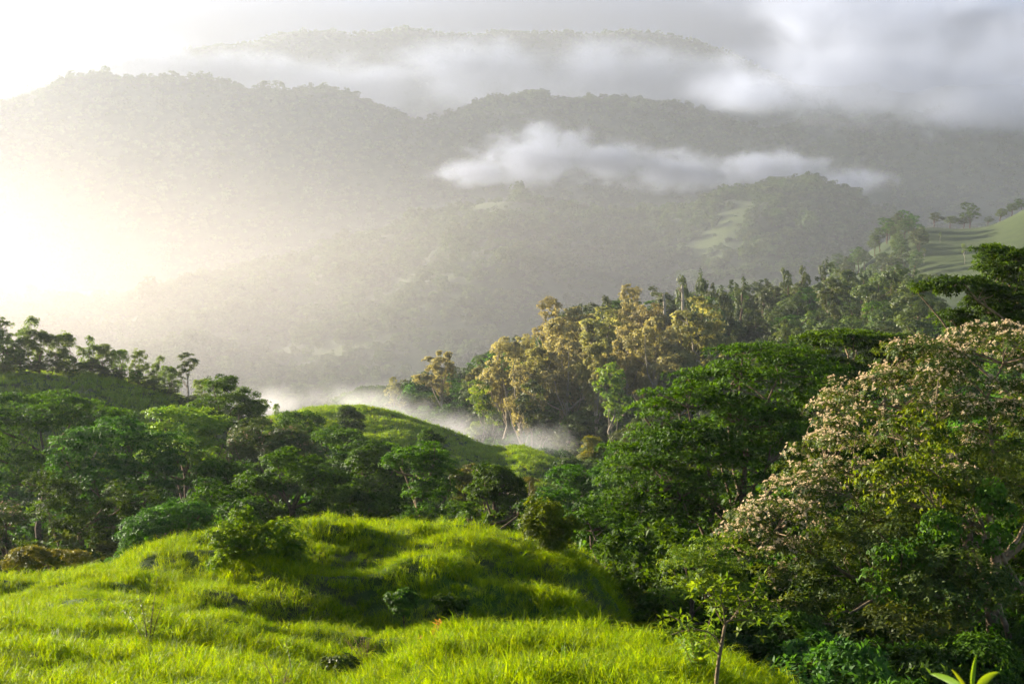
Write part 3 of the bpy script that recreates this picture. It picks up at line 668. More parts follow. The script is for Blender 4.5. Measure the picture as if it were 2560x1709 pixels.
# ------------------------------------------------------------------ sapling on the near mound
def sapling():
    Y = 16.0; rng = np.random.default_rng(77)
    b = foot(1785, Y)
    root = empty('sapling', b, 'thin crooked sapling with large leaves on the near mound', 'sapling')
    W = lambda px, py, dy=0: P(px, py, Y + dy) - b
    gt = Geo()
    base = np.zeros(3)
    tube(gt, [base + [0, 0, -.1], W(1792, 1690), W(1797, 1650), W(1806, 1600), W(1811, 1570), W(1816, 1555), W(1826, 1549)], [.028, .026, .024, .021, .02, .018, .014], 7)
    obj('trunk', gt.mesh('trunk', True), M['bark_tan'], root)
    br = [[(1800, 1637), (1782, 1624), (1760, 1612), (1738, 1598)], [(1803, 1612), (1790, 1592), (1770, 1578), (1745, 1573), (1712, 1562), (1690, 1545), (1668, 1535)],
          [(1812, 1560), (1808, 1520), (1800, 1490), (1808, 1455)], [(1812, 1565), (1790, 1525), (1780, 1500)], [(1826, 1549), (1845, 1530), (1850, 1500), (1835, 1470)],
          [(1826, 1549), (1860, 1548), (1890, 1550)], [(1826, 1549), (1855, 1510), (1885, 1480), (1900, 1440)], [(1808, 1520), (1760, 1470), (1740, 1450)], [(1745, 1573), (1700, 1578), (1670, 1588)], [(1780, 1500), (1750, 1480), (1720, 1470)], [(1850, 1500), (1880, 1500), (1915, 1500)]]
    tips = []
    for q in br:
        g = Geo(); p = np.array([W(x, y, rng.normal(0, .10) * (k > 0)) for k, (x, y) in enumerate(q)])
        tube(g, p, np.linspace(.011, .004, len(p)), 5)
        obj('branch', g.mesh('branch', True), M['bark_tan'], root)
        tips += [p[-1]] + [p[-1] * (1 - u) + p[-2] * u for u in (.35, .7)] + [p[-2] * .5 + p[-3] * .5 if len(p) > 2 and rng.random() < .5 else p[-1] + rng.normal(0, .05, 3)]
    tips = np.array(tips)
    tips = np.concatenate([tips, tips[rng.integers(0, len(tips), 60)] + rng.normal(0, .10, (60, 3)) + [0, 0, .02]])
    keep = tips[:, 2] > 0.45
    tips = tips[keep]
    g = Geo()
    rosettes(g, rng, tips, rng.normal(0, .5, tips.shape) + [0, 0, .7], 5, .11, .038, .25, rng.uniform(.1, .9, len(tips)), droop=.15)
    obj('leaves', g.mesh('leaves'), M['leaf_bush'], root)
sapling()

def weed(name, label, px, py_top, Y, n, L, mat, seed, spread=.25, width=.12, cat='weed'):
    """A leafy upright weed: a stem with leaves in whorls, side shoots spreading below."""
    rng = np.random.default_rng(seed)
    b = foot(px, Y); root = empty(name, b, label, cat)
    h = P(px, py_top, Y)[2] - b[2]
    gt, g = Geo(), Geo()
    for s in range(n):
        e = np.array([rng.normal(0, spread), rng.normal(0, spread), h * (1.0 if s == 0 else rng.uniform(.45, .85))])
        mid = e * [.35, .35, .55]
        q = np.linspace(0, 1, 9)[:, None]
        p = 2 * q * (1 - q) * mid + q * q * e
        tube(gt, p - [0, 0, .03], np.linspace(.012, .003, 9), 5)
        R = np.repeat(p[2:], 3, 0) + rng.normal(0, .015, (21, 3))
        rosettes(g, rng, R, unit(e - mid)[None] + rng.normal(0, .2, R.shape), 4, L, L * width / .5, .3, rng.uniform(.3, 1, len(R)), droop=.3)
    obj('stem', gt.mesh('stem', True), M['bark_tan'], root)
    obj('leaves', g.mesh('leaves'), M[mat], root)
weed('feathery_weed', 'feathery yellow-green weed standing up from the left meadow', 372, 1440, 22.5, 7, .10, 'leaf_lime', 81, .2, .08)
weed('leafy_weed', 'bushy bright weed behind the sapling on the near mound', 1745, 1530, 17.5, 9, .11, 'leaf_lime', 82, .12, .1)
weed('dry_stalks', 'bundle of dry tan stalks standing in the gully', 915, 1560, 25.5, 9, .05, 'dry', 84, .22, .04, 'stalks')
weed('dry_stalk_tuft', 'thin dry stalks on the near lip of the gully', 700, 1650, 17.2, 6, .04, 'dry', 86, .12, .04, 'stalks')
weed('withered_plant', 'small plant with withered orange leaves at the edge of the near mound', 1078, 1548, 22.8, 3, .07, 'orange_leaf', 85, .10, .2)
weed('tall_weed', 'thin upright weed at the lower left of the gully', 735, 1590, 18.5, 3, .08, 'leaf_lime', 83, .08, .1)

def leaf_plant():
    """Long strap leaves close to the camera at the bottom right."""
    Y = 6.6; b = foot(2435, Y); root = empty('strap_leaf_plant', b, 'out-of-focus plant with long green leaves at the bottom right', 'plant')
    spec = [((2425, 1735), (2375, 1690), (2325, 1683), .020), ((2432, 1735), (2428, 1690), (2441, 1635), .012), ((2440, 1735), (2455, 1690), (2497, 1680), .022), ((2425, 1735), (2405, 1700), (2380, 1672), .009), ((2446, 1740), (2470, 1712), (2520, 1716), .014)]
    gs = Geo(); tube(gs, [[0, 0, -.05], P(2434, 1760, Y) - b, P(2434, 1730, Y) - b], [.02, .015, .01], 6)
    obj('stem', gs.mesh('stem', True), M['leaf_mid'], root)
    for k, (a, m_, e, w) in enumerate(spec):
        g = Geo(); q = np.linspace(0, 1, 9)[:, None]
        A, B, E = P(*a, Y) - b, P(*m_, Y - .05 * (k - 2)) - b, P(*e, Y - .12 * (k - 2)) - b
        p = (1 - q) ** 2 * A + 2 * q * (1 - q) * B + q * q * E
        s = unit(np.cross(np.gradient(p, axis=0), [0.2, 1, .1])); wd = w * np.sin(np.pi * np.clip(q * .9 + .08, 0, 1)) ** .7
        V = np.stack([p - s * wd, p + [0, .012, -.004], p + s * wd], 1).reshape(-1, 3)
        i = np.arange(8)[:, None] * 3; F = np.concatenate([i + [0, 1, 4, 3], i + [1, 2, 5, 4]])
        g.add(V, F, np.full(16, .7)); obj('leaf', g.mesh('leaf', True), M['leaf_lime'], root)
leaf_plant()
# ------------------------------------------------------------------ uncountable growth: meadow grass, undergrowth, far woods
def scatter(name, label, pts, rot, scl, idx, protos, kind='stuff'):
    """Points carrying turn, size and kind; a node tree sets a small mesh on each."""
    n = len(pts)
    me = bpy.data.meshes.new(name)
    me.vertices.add(n); me.vertices.foreach_set('co', np.ascontiguousarray(pts, np.float32).ravel())
    a = me.attributes.new('turn', 'FLOAT_VECTOR', 'POINT'); a.data.foreach_set('vector', np.ascontiguousarray(rot, np.float32).ravel())
    a = me.attributes.new('size', 'FLOAT_VECTOR', 'POINT'); a.data.foreach_set('vector', np.ascontiguousarray(scl, np.float32).ravel())
    a = me.attributes.new('which', 'INT', 'POINT'); a.data.foreach_set('value', np.ascontiguousarray(idx, np.int32))
    me.update()
    o = obj(name, me)
    col = bpy.data.collections.new(name + '_pieces')
    for i, (pm, mat) in enumerate(protos):
        if not pm.materials: pm.materials.append(mat)
        col.objects.link(bpy.data.objects.new('%s_piece_%02d' % (name, i), pm))
    ng = bpy.data.node_groups.new(name + '_nodes', 'GeometryNodeTree')
    ng.interface.new_socket('Geometry', in_out='INPUT', socket_type='NodeSocketGeometry')
    ng.interface.new_socket('Geometry', in_out='OUTPUT', socket_type='NodeSocketGeometry')
    gi = ng.nodes.new('NodeGroupInput'); go = ng.nodes.new('NodeGroupOutput')
    ci = ng.nodes.new('GeometryNodeCollectionInfo'); ci.inputs['Collection'].default_value = col
    ci.inputs['Separate Children'].default_value = True; ci.inputs['Reset Children'].default_value = True
    ip = ng.nodes.new('GeometryNodeInstanceOnPoints'); ip.inputs['Pick Instance'].default_value = True
    def named(t, nm):
        q = ng.nodes.new('GeometryNodeInputNamedAttribute'); q.data_type = t; q.inputs['Name'].default_value = nm
        return q.outputs['Attribute']
    lk = ng.links.new
    lk(gi.outputs[0], ip.inputs['Points']); lk(ci.outputs[0], ip.inputs['Instance'])
    lk(named('INT', 'which'), ip.inputs['Instance Index'])
    er = ng.nodes.new('FunctionNodeEulerToRotation'); lk(named('FLOAT_VECTOR', 'turn'), er.inputs[0]); lk(er.outputs[0], ip.inputs['Rotation'])
    lk(named('FLOAT_VECTOR', 'size'), ip.inputs['Scale'])
    lk(ip.outputs[0], go.inputs[0])
    md = o.modifiers.new('scatter', 'NODES'); md.node_group = ng
    return tag(o, label, kind=kind)

def blade_tuft(seed, n, rad, h, w, lean, mat_t=(.2, 1.0), flop=0.0):
    rng = np.random.default_rng(seed)
    a = rng.random(n) * 6.283; r = rad * np.sqrt(rng.random(n))
    b = np.stack([r * np.cos(a), r * np.sin(a), -0.03 + 0 * a], -1)
    hh = h * rng.uniform(.45, 1.15, n); az = rng.random(n) * 6.283
    ln = np.abs(rng.normal(lean, lean * .5, n)) * hh
    d = np.stack([np.cos(az), np.sin(az), 0 * az], -1); s = np.stack([-np.sin(az + rng.normal(0, .6, n)), np.cos(az), 0 * az], -1)
    s = unit(s + rng.normal(0, .25, s.shape))
    ww = (w * rng.uniform(.7, 1.3, n))[:, None]
    up = np.array([0, 0, 1.0])
    p1 = b + d * ln[:, None] * .25 + up * hh[:, None] * .5
    p2 = b + d * ln[:, None] * .75 + up * hh[:, None] * (.86 - flop * .3)
    p3 = b + d * ln[:, None] * 1.45 + up * hh[:, None] * (.98 - flop)
    V = np.stack([b - s * ww * .4, b + s * ww * .4, p1 - s * ww * .5, p1 + s * ww * .5, p2 - s * ww * .38, p2 + s * ww * .38, p3], 1)
    i = np.arange(n)[:, None] * 7
    F4 = np.concatenate([i + [0, 1, 3, 2], i + [2, 3, 5, 4]]); F3 = i + [4, 5, 6]
    t = rng.uniform(*mat_t, n)
    g = Geo(); g.add(V.reshape(-1, 3), F4, np.concatenate([t, t])); g.F.append(F3); g.A.append(t)
    return g.mesh('tuft')

def lie(X, Y, e=.6):
    """Slope tilt of the ground as Euler x, y."""
    dx = (H(X + e, Y) - H(X - e, Y)) / (2 * e); dy = (H(X, Y + e) - H(X, Y - e)) / (2 * e)
    return np.arctan(dy), -np.arctan(dx)

def meadow_points(rng, y0, y1, dens, pxlo=-220, pxhi=2200, hide=True):
    hw = (y1 + 4) * .5; n = int(dens * 2 * hw * (y1 - y0))
    Y = rng.uniform(y0, y1, n); X = rng.uniform(-hw, hw, n)
    px = CX + FPX * X / Y
    k = (px > pxlo) & (px < pxhi)
    return X[k], Y[k], px[k]

def meadow():
    rng = np.random.default_rng(5)
    near = [(blade_tuft(200 + i, 42, .20, .36, .0085, .5, (.05, 1), .14), M['grass']) for i in range(5)]
    floppy = [(blade_tuft(210 + i, 30, .22, .34, .011, 1.3, (.0, .7), .45), M['grass']) for i in range(3)]
    sets = []
    for y0, y1, dens in [(9, 18, 26), (18, 27, 20), (27, 36.5, 22), (36.5, 44, 6)]:
        X, Y, px = meadow_points(rng, y0, y1, dens)
        edge = 1960 + 60 * noise2(Y / 3, Y * 0 + .5, 60)
        wood = (px > edge) | ((px > 1660) & (Y > 25)) | ((Y > 39) & (px > 1500))
        k = ~wood
        sets.append((X[k], Y[k]))
    X = np.concatenate([s[0] for s in sets]); Y = np.concatenate([s[1] for s in sets])
    z = H(X, Y); n = len(X)
    rx, ry = lie(X, Y)
    # grass stands in swells: taller and shorter drifts, some of it pressed down by wind
    tall = 1.0 + .38 * noise2(X / 2.3, Y / 1.7, 61) + .22 * noise2(X / .8, Y / .8, 62)
    press = (noise2(X / 2.0 + 7, Y / 1.5, 63) > .5) & (Y > 26)
    sc = np.clip(tall, .45, 1.6) * np.where(press, .95, 1.0) * np.where(Y > 26, .72, .92)
    wind = .35 * noise2(X / 3, Y / 3, 64)
    rot = np.stack([rx * .7 + rng.normal(0, .10, n) + wind * .5, ry * .7 + rng.normal(0, .10, n) + .12 + wind * .4, rng.random(n) * 6.283 * np.where(press, .15, 1)], -1)
    idx = np.where(press, 5 + rng.integers(0, 3, n), rng.integers(0, 5, n))
    wd = 1 + np.clip((Y - 20) / 30, 0, 1) * .5
    scl = np.stack([sc * wd, sc * wd, sc], -1)
    scatter('meadow_grass', 'tall bright green grass of the near meadow', np.stack([X, Y, z], -1), rot, scl, idx, near + floppy)
    # grass on the ridge and the left pasture
    far = [(blade_tuft(220 + i, 26, .55, .62, .05, .5, (.1, 1), .1), M['ridge_grass']) for i in range(4)]
    X, Y, px = meadow_points(rng, 112, 216, 2.4, -250, 1560)
    k = (np.abs(px - 600) > 60) | (Y < 150)
    X, Y, px = X[k], Y[k], px[k]
    n = len(X); rx, ry = lie(X, Y, 2.0)
    sc = np.clip(.85 + .5 * noise2(X / 5, Y / 4, 65) + .3 * noise2(X / 1.7, Y / 1.7, 66), .3, 1.7)
    rot = np.stack([rx * .7 + rng.normal(0, .1, n), ry * .7 + rng.normal(0, .1, n), rng.random(n) * 6.283], -1)
    scatter('ridge_grass', 'sunlit grass of the green ridge and the left pasture', np.stack([X, Y, H(X, Y)], -1), rot, np.stack([sc] * 3, -1), rng.integers(0, 4, n), far)
meadow()

def puff_tree(seed, lobes, n, cr, flat, per, k, L, W, mat, droop=0.0, under=.2, up=.1):
    """A crown mesh without a trunk, base at the origin."""
    rng = np.random.default_rng(seed)
    C, Nr = sample_clumps(rng, lobes, n, (.7, 1.0), up)
    g = Geo(); foliage(g, rng, C, Nr, cr, flat, per, k, L, W, .3, droop, under=under)
    return (g.mesh('puff'), mat)

def undergrowth():
    rng = np.random.default_rng(6)
    pr = []
    for i in range(5):
        r2 = np.random.default_rng(230 + i)
        lobes = [((r2.normal(0, .5), r2.normal(0, .5), r2.uniform(.6, 1.3)), (r2.uniform(.8, 1.2), r2.uniform(.8, 1.2), r2.uniform(.6, 1.0))) for _ in range(3)]
        pr.append(puff_tree(240 + i, lobes, 55, .32, .55, 12, 5, .17, .075, M[['leaf_deep', 'leaf_mid', 'leaf_deep', 'leaf_olive', 'leaf_blue'][i]]))
    X, Y, px = meadow_points(rng, 40, 140, .22, -250, 2800)
    X2, Y2, px2 = meadow_points(rng, 25, 52, .5, 1560, 2900)
    X3, Y3, px3 = meadow_points(rng, 140, 240, .07, 1500, 2800)
    X4, Y4, px4 = meadow_points(rng, 222, 350, .06, 880, 1520)
    X, Y, px = np.concatenate([X, X2, X3, X4]), np.concatenate([Y, Y2, Y3, Y4]), np.concatenate([px, px2, px3, px4])
    k = ((Y > 44) | (px > 1640 + (34 - Y) * 22)) & ~((Y < 30) & (px < 2030)) & ~((px > 780) & (px < 1480) & (Y > 128) & (Y < 215))
    k &= ~((px < 420) & (Y > 122)) & ~((Y < 27) & (px > 2300))
    X, Y = X[k], Y[k]; n = len(X)
    s = rng.uniform(.8, 1.6, n) * np.where(Y < 52, .8, np.where(Y > 130, 2.6, np.where(Y > 60, 2.1, 1.5)))
    scatter('undergrowth', 'dark leafy undergrowth filling the hollow between the trees', np.stack([X, Y, H(X, Y) - .2], -1), np.stack([0 * s, 0 * s, rng.random(n) * 6.283], -1), np.stack([s, s, s * rng.uniform(.8, 1.3, n)], -1), rng.integers(0, 5, n), pr)
undergrowth()

def visible(X, Y, Z, lift, slack=18):
    """Keep what clears the skyline of the ground in front of it (a few pixels to spare)."""
    ok = np.ones(len(X), bool)
    el = (Z + lift) / Y
    for f in np.linspace(.25, .97, 26):
        ok &= H(X * f, Y * f, False) / (Y * f) < el + slack / FPX
    return ok

def far_woods():
    rng = np.random.default_rng(7)
    pr = []
    for i in range(7):
        r2 = np.random.default_rng(260 + i)
        tall = r2.uniform(.8, 1.35)
        lobes = [((r2.normal(0, .3), r2.normal(0, .3), tall * r2.uniform(.55, 1.0)), (r2.uniform(.4, .7), r2.uniform(.4, .7), tall * r2.uniform(.28, .5))) for _ in range(3)]
        pr.append(puff_tree(270 + i, lobes, 26, .24, .6, 9, 4, .17, .10, M['leaf_far']))
    Xs, Ys, S = [], [], []
    for y0, y1, sp, size, lo, hi in [(850, 1640, 9.5, 6.0, 350, 2700), (1000, 1640, 10.5, 6.0, -250, 500), (1900, 2540, 11.0, 6.2, -350, 2900), (3050, 3640, 12.0, 4.8, 0, 2200)]:
        hw = .62 * y1; n = int(2 * hw * (y1 - y0) / (sp * sp))
        Y = rng.uniform(y0, y1, n); X = rng.uniform(-hw, hw, n); px = CX + FPX * X / Y
        k = (px > lo) & (px < hi); X, Y = X[k], Y[k]
        cm = clearing_mask(X, Y); k = (cm < .5) | (rng.random(len(X)) < .12); X, Y, cm = X[k], Y[k], cm[k]
        k = visible(X, Y, H(X, Y), 2.2 * size); X, Y, cm = X[k], Y[k], cm[k]
        sz = size * rng.uniform(.6, 1.3, len(X)) * (1 + .45 * noise2(X / 70, Y / 90, 70)) * np.where(rng.random(len(X)) < .05, 1.7, 1.0) * np.where(cm > .5, .4, 1.0)
        Xs.append(X); Ys.append(Y); S.append(sz)
    X, Y, s = np.concatenate(Xs), np.concatenate(Ys), np.concatenate(S); n = len(X)
    print('far trees', n)
    scatter('mountain_forest', 'unbroken forest covering the hazy mountains', np.stack([X, Y, H(X, Y) - 2], -1), np.stack([0 * s, 0 * s, rng.random(n) * 6.283], -1), np.stack([s, s, s * rng.uniform(.8, 1.4, n)], -1), rng.integers(0, 7, n), pr)
far_woods()
# ------------------------------------------------------------------ the tall forest across the hollow: every tree a thing
def proto(seed, h, kind):
    """Crown and trunk meshes of a forest tree h metres tall, base at the origin."""
    rng = np.random.default_rng(seed)
    g, gt = Geo(), Geo()
    if kind == 'emergent':                 # bare bole, cauliflower crown, shaggy strands below
        top = h; lobes = []
        for i in range(9):
            a = rng.random() * 6.283; rr = rng.uniform(.0, .20) * h
            lobes.append(((rr * math.cos(a), rr * math.sin(a), h * (.93 - rr / h * 1.1 - abs(rng.normal(0, .07)))), (h * rng.uniform(.08, .13), h * rng.uniform(.08, .13), h * rng.uniform(.06, .10))))
        lobes.append(((rng.normal(0, .03) * h, 0, h * .58), (h * .09, h * .09, h * .12)))
        C, Nr = sample_clumps(rng, lobes, 120, (.7, 1.0), .10)
        foliage(g, rng, C, Nr, .036 * h, .55, 16, 4, .018 * h, .011 * h, .3, .15, under=.3)
        S = C[rng.random(len(C)) < .3] - [0, 0, .03 * h]
        foliage(g, rng, S, unit(S * [1, 1, 0] + 1e-6), .018 * h, 2.6, 14, 4, .016 * h, .009 * h, -.3, .8, under=.5)
        skeleton(gt, rng, [0, 0, 0], [rng.normal(0, .02) * h, 0, h * .62], C, .016 * h, 9, .3)
    elif kind == 'draped':                 # a column smothered in vines
        lobes = []; z = .12
        while z < .95:
            r = rng.uniform(.07, .15) * (1.1 - .45 * z)
            lobes.append(((rng.normal(0, .045) * h, rng.normal(0, .045) * h, z * h), (r * h, r * h, rng.uniform(.07, .12) * h)))
            z += rng.uniform(.08, .13)
        C, Nr = sample_clumps(rng, lobes, 120, (.75, 1.0), .1)
        foliage(g, rng, C, Nr, .034 * h, 1.0, 15, 4, .019 * h, .012 * h, -.1, .6, hang=.5, under=.4)
        S = C[rng.random(len(C)) < .35] - [0, 0, .04 * h]
        foliage(g, rng, S, unit(S * [1, 1, 0] + 1e-6), .016 * h, 3.2, 12, 4, .016 * h, .010 * h, -.4, .9, under=.5)
        skeleton(gt, rng, [0, 0, 0], [0, 0, h * .8], C, .012 * h, 4, .1)
    elif kind == 'rounded':
        lobes = []
        for i in range(6):
            a = rng.random() * 6.283; rr = rng.uniform(.02, .19) * h
            lobes.append(((rr * math.cos(a), rr * math.sin(a), h * rng.uniform(.45, .85)), (h * rng.uniform(.13, .2), h * rng.uniform(.13, .2), h * rng.uniform(.10, .16))))
        C, Nr = sample_clumps(rng, lobes, 115, (.72, 1.0), .1)
        foliage(g, rng, C, Nr, .048 * h, .6, 16, 4, .022 * h, .013 * h, .3, .1, under=.3)
        skeleton(gt, rng, [0, 0, 0], [0, 0, h * .5], C, .014 * h, 7, .2)
    elif kind == 'feathery':               # several thin stems, loose light sprays
        lobes = []
        for i in range(12):
            a = rng.random() * 6.283; rr = rng.uniform(.03, .26) * h
            lobes.append(((rr * math.cos(a), rr * math.sin(a), h * rng.uniform(.16, .90)), (h * .13, h * .13, h * .12)))
        C, Nr = sample_clumps(rng, lobes, 150, (.5, 1.0), .1)
        foliage(g, rng, C, Nr, .05 * h, .8, 12, 5, .034 * h, .012 * h, .6, 0.0, under=.3)
        for s in range(3):
            skeleton(gt, rng, [rng.normal(0, .03) * h, rng.normal(0, .03) * h, 0], [rng.normal(0, .06) * h, rng.normal(0, .06) * h, h * .45], C, .011 * h, 4, .15)
    elif kind == 'slim':                   # long bare stem, narrow crown
        lobes = [((rng.normal(0, .04) * h, rng.normal(0, .04) * h, h * z), (h * .10, h * .10, h * .08)) for z in (.6, .72, .82, .92)]
        C, Nr = sample_clumps(rng, lobes, 70, (.6, 1.0), .15)
        foliage(g, rng, C, Nr, .035 * h, .5, 14, 4, .020 * h, .011 * h, .2, .2, under=.3)
        skeleton(gt, rng, [0, 0, 0], [0, 0, h * .6], C, .010 * h, 6, .3)
    return g.mesh('crown'), gt.mesh('trunk', True)

def lib(kind, n, h, mats, bark, seed0):
    out = []
    for i in range(n):
        c, t = proto(seed0 + i, h, kind)
        c.materials.append(M[mats[i % len(mats)]]); t.materials.append(M[bark])
        out.append((h, c, t))
    return out
M['leaf_goldgreen'] = leaf_mat('golden_green_leaf', (0.13, 0.145, 0.045), (0.31, 0.31, 0.115), 0.45, (1.7, 1.5, 0.7), 0.6, 0.2, 0.2)
LIB = {'gold': lib('emergent', 6, 24.0, ['leaf_gold', 'leaf_goldgreen', 'leaf_gold'], 'bark_pale', 300),
       'draped': lib('draped', 5, 20.0, ['leaf_vine', 'leaf_forest'], 'bark', 310),
       'rounded': lib('rounded', 4, 16.0, ['leaf_forest', 'leaf_vine', 'leaf_forest', 'leaf_mid'], 'bark', 320),
       'feathery': lib('feathery', 4, 9.0, ['leaf_hedge'], 'bark_tan', 330),
       'slim': lib('slim', 2, 18.0, ['leaf_vine', 'leaf_lime'], 'bark_pale', 340)}
rngF = np.random.default_rng(21)
def stand(kind, which, name, label, X, Y, h, group=None, wide=1.0, sink=.3):
    h0, c, t = LIB[kind][which % len(LIB[kind])]
    s = h / h0
    root = empty(name, (X, Y, gz(X, Y) - sink), label, 'tree', group)
    root.scale = (s * wide, s * wide, s); root.rotation_euler = (0, 0, rngF.random() * 6.283)
    obj('crown', c, None, root); obj('trunk', t, None, root)
    return root
def stand_px(kind, which, name, label, px, py_top, Y, wide=1.0, group=None):
    X = (px - CX) / FPX * Y
    h = P(px, py_top, Y)[2] - gz(X, Y)
    return stand(kind, which, name, label, X, Y, max(h, 3.0) * 1.02, group, wide)

GE = 'golden trees of the tall forest'
GOLD = [(1105, 868, 292, 1.0, 'lone golden tree veiled by haze at the left end of the tall forest'),
        (985, 943, 300, .75, 'small faint golden tree rising out of the mist'),
        (1265, 848, 268, .9, 'golden tree with gnarled limbs and a long pale trunk near the mist'),
        (1312, 824, 300, .8, 'faint golden tree behind the gnarled pale-trunked one'),
        (1195, 905, 292, .8, 'low golden crown just left of the gnarled tree'),
        (1375, 748, 300, 1.0, 'tallest golden tree at the left shoulder of the tall forest'),
        (1440, 756, 296, 1.1, 'golden tree right of the tallest one on the forest shoulder'),
        (1505, 772, 285, 1.0, 'golden tree in the middle of the forest front'),
        (1575, 715, 320, .8, 'narrow golden tree standing above the forest skyline'),
        (1625, 745, 300, 1.0, 'golden tree below the dead trunk on the skyline'),
        (1490, 840, 258, .75, 'small golden tree with a straight pale bole in the forest front'),
        (1566, 815, 262, .75, 'golden tree with bare bole above the slim green tree'),
        (1637, 780, 258, .9, 'golden tree hung with strands in the forest front'),
        (1745, 748, 262, 1.05, 'large golden tree alone before the dark green forest'),
        (1405, 800, 275, .9, 'dull golden crown under the forest shoulder')]
GOLD += [(1230, 905, 275, .8, 'small golden-green tree beside the gnarled golden tree'), (1345, 850, 272, .85, 'golden-green tree in front of the tallest golden tree'), (1420, 850, 262, .85, 'golden-green tree below the golden shoulder'),
         (1460, 800, 290, .9, 'golden-green tree between the two shoulder trees'), (1540, 780, 300, .9, 'pale golden tree left of the narrow skyline one'), (1600, 830, 268, .85, 'golden-green tree over the slim green tree'),
         (1690, 800, 285, .9, 'golden-green tree left of the large golden tree'), (1700, 860, 255, .8, 'low golden-green tree at the foot of the large golden tree'), (1300, 920, 258, .8, 'low golden-green tree right of the gnarled golden tree')]
for i, (px, py, Y, w, lab) in enumerate(GOLD):
    stand_px('gold', i, 'golden_tree', lab, px, py, Y, w, GE)
SLIM = [(1537, 908, 236, 1.0, 1, 'slim green tree with a long white stem in front of the forest'), (1215, 950, 246, .9, 1, 'slim yellow-green tree with its stem in the mist'),
        (1330, 955, 240, .9, 0, 'slim grey-green tree at the edge of the mist'), (2070, 700, 330, 1.1, 0, 'pale-stemmed tree on the dark right-hand forest slope'), (1950, 800, 262, .9, 0, 'thin white-stemmed tree low on the right-hand forest slope')]
for px, py, Y, w, k, lab in SLIM:
    stand_px('slim', k, 'slim_tree', lab, px, py, Y, w)
SKY = [(1715, 690, 330, .6, 'vine-covered column tree next to the dead trunks'), (1755, 690, 330, .6, 'second vine-covered column tree right of the dead trunks'), (1805, 700, 330, .7, 'vine column with a flat bushy top on the skyline'),
       (1855, 683, 335, .8, 'leaning vine column on the forest skyline'), (1970, 665, 380, .7, 'knob-topped vine column on the right skyline'), (2005, 665, 385, .6, 'small tufted vine column on the right skyline'), (2060, 655, 385, .8, 'pointed vine column on the right skyline'),
       (2110, 650, 395, 1.3, 'broad vine-draped tree at the height of the skyline'), (2160, 665, 395, .8, 'vine column right of the broad draped tree'), (1520, 735, 330, .7, 'green vine column behind the golden shoulder trees'), (1790, 745, 300, .8, 'vine column beside the large golden tree')]
for i, (px, py, Y, w, lab) in enumerate(SKY):
    stand_px('draped', i, 'draped_tree', lab, px, py, Y, w)

def dead_trunk(px, py, Y, lab, seed):
    rng = np.random.default_rng(seed); b = foot(px, Y); h = P(px, py, Y)[2] - b[2]
    root = empty('dead_trunk', b, lab, 'tree')
    g = Geo(); t = np.linspace(0, 1, 9)[:, None]
    tube(g, t * [0, 0, h] + rng.normal(0, .12, (9, 3)) * [1, 1, 0], np.linspace(.55, .30, 9) * rng.uniform(.85, 1.15, 9), 8)
    obj('trunk', g.mesh('trunk', True), M['bark_pale'], root)
    for s in range(4):
        g = Geo(); z = h * rng.uniform(.7, .97); a = rng.random() * 6.283
        tube(g, [[0, 0, z], [.7 * math.cos(a), .7 * math.sin(a), z + .5], [1.1 * math.cos(a), 1.1 * math.sin(a), z + 1.1]], [.16, .12, .05], 5)
        obj('limb', g.mesh('limb', True), M['bark_pale'], root)
dead_trunk(1662, 735, 318, 'bare dead trunk on the forest skyline', 1)
dead_trunk(1707, 712, 322, 'taller broken dead trunk beside the vine columns', 2)

# the rest of the tall forest: jittered grid over the hillside, nearest rows denser
def fill_forest():
    rng = np.random.default_rng(22); pts = []
    for Y in np.arange(226, 440, 9.4):
        for X in np.arange(-60, 190, 9.4):
            x, y = X + rng.normal(0, 2.4), Y + rng.normal(0, 2.4); px = CX + FPX * x / y
            left = 1470 - (y - 226) * 4.8 if y < 320 else 1060 + (y - 320) * 3.0
            if px < max(left, 1045) or px > 2330: continue
            pts.append((x, y, px))
    pts = np.array(pts); z = H(pts[:, 0], pts[:, 1])
    k = visible(pts[:, 0], pts[:, 1], z, 15, 10); pts = pts[k]
    names = {'rounded': ('forest_tree', 'leafy green tree'), 'draped': ('draped_tree', 'vine-draped tree')}
    for x, y, px in pts:
        kind = 'draped' if rng.random() < .28 else 'rounded'
        h = rng.uniform(10, 17) if kind == 'rounded' else rng.uniform(13, 20)
        if px < 1400: h *= .72
        if px > 1700: h *= 1.05
        if y < 250: h *= .75
        nm, lb = names[kind]
        row = 'at the foot of' if y < 262 else ('halfway up' if y < 325 else 'high up in')
        where = ('left of the gnarled golden tree' if px < 1265 else 'below the golden shoulder trees' if px < 1505 else 'near the slim white-stemmed tree' if px < 1700
                 else 'right of the large golden tree' if px < 1860 else 'under the knob-topped column' if px < 2040 else 'below the broad draped tree')
        stand(kind, int(rng.integers(0, 9)), nm, '%s %s the forest, %s' % (lb, row, where), x, y, h, '%ss %s the forest %s' % (lb, row, where), rng.uniform(1.0, 1.35) * (1.35 if kind == 'draped' else 1.0))
    print('forest trees', len(pts))
fill_forest()

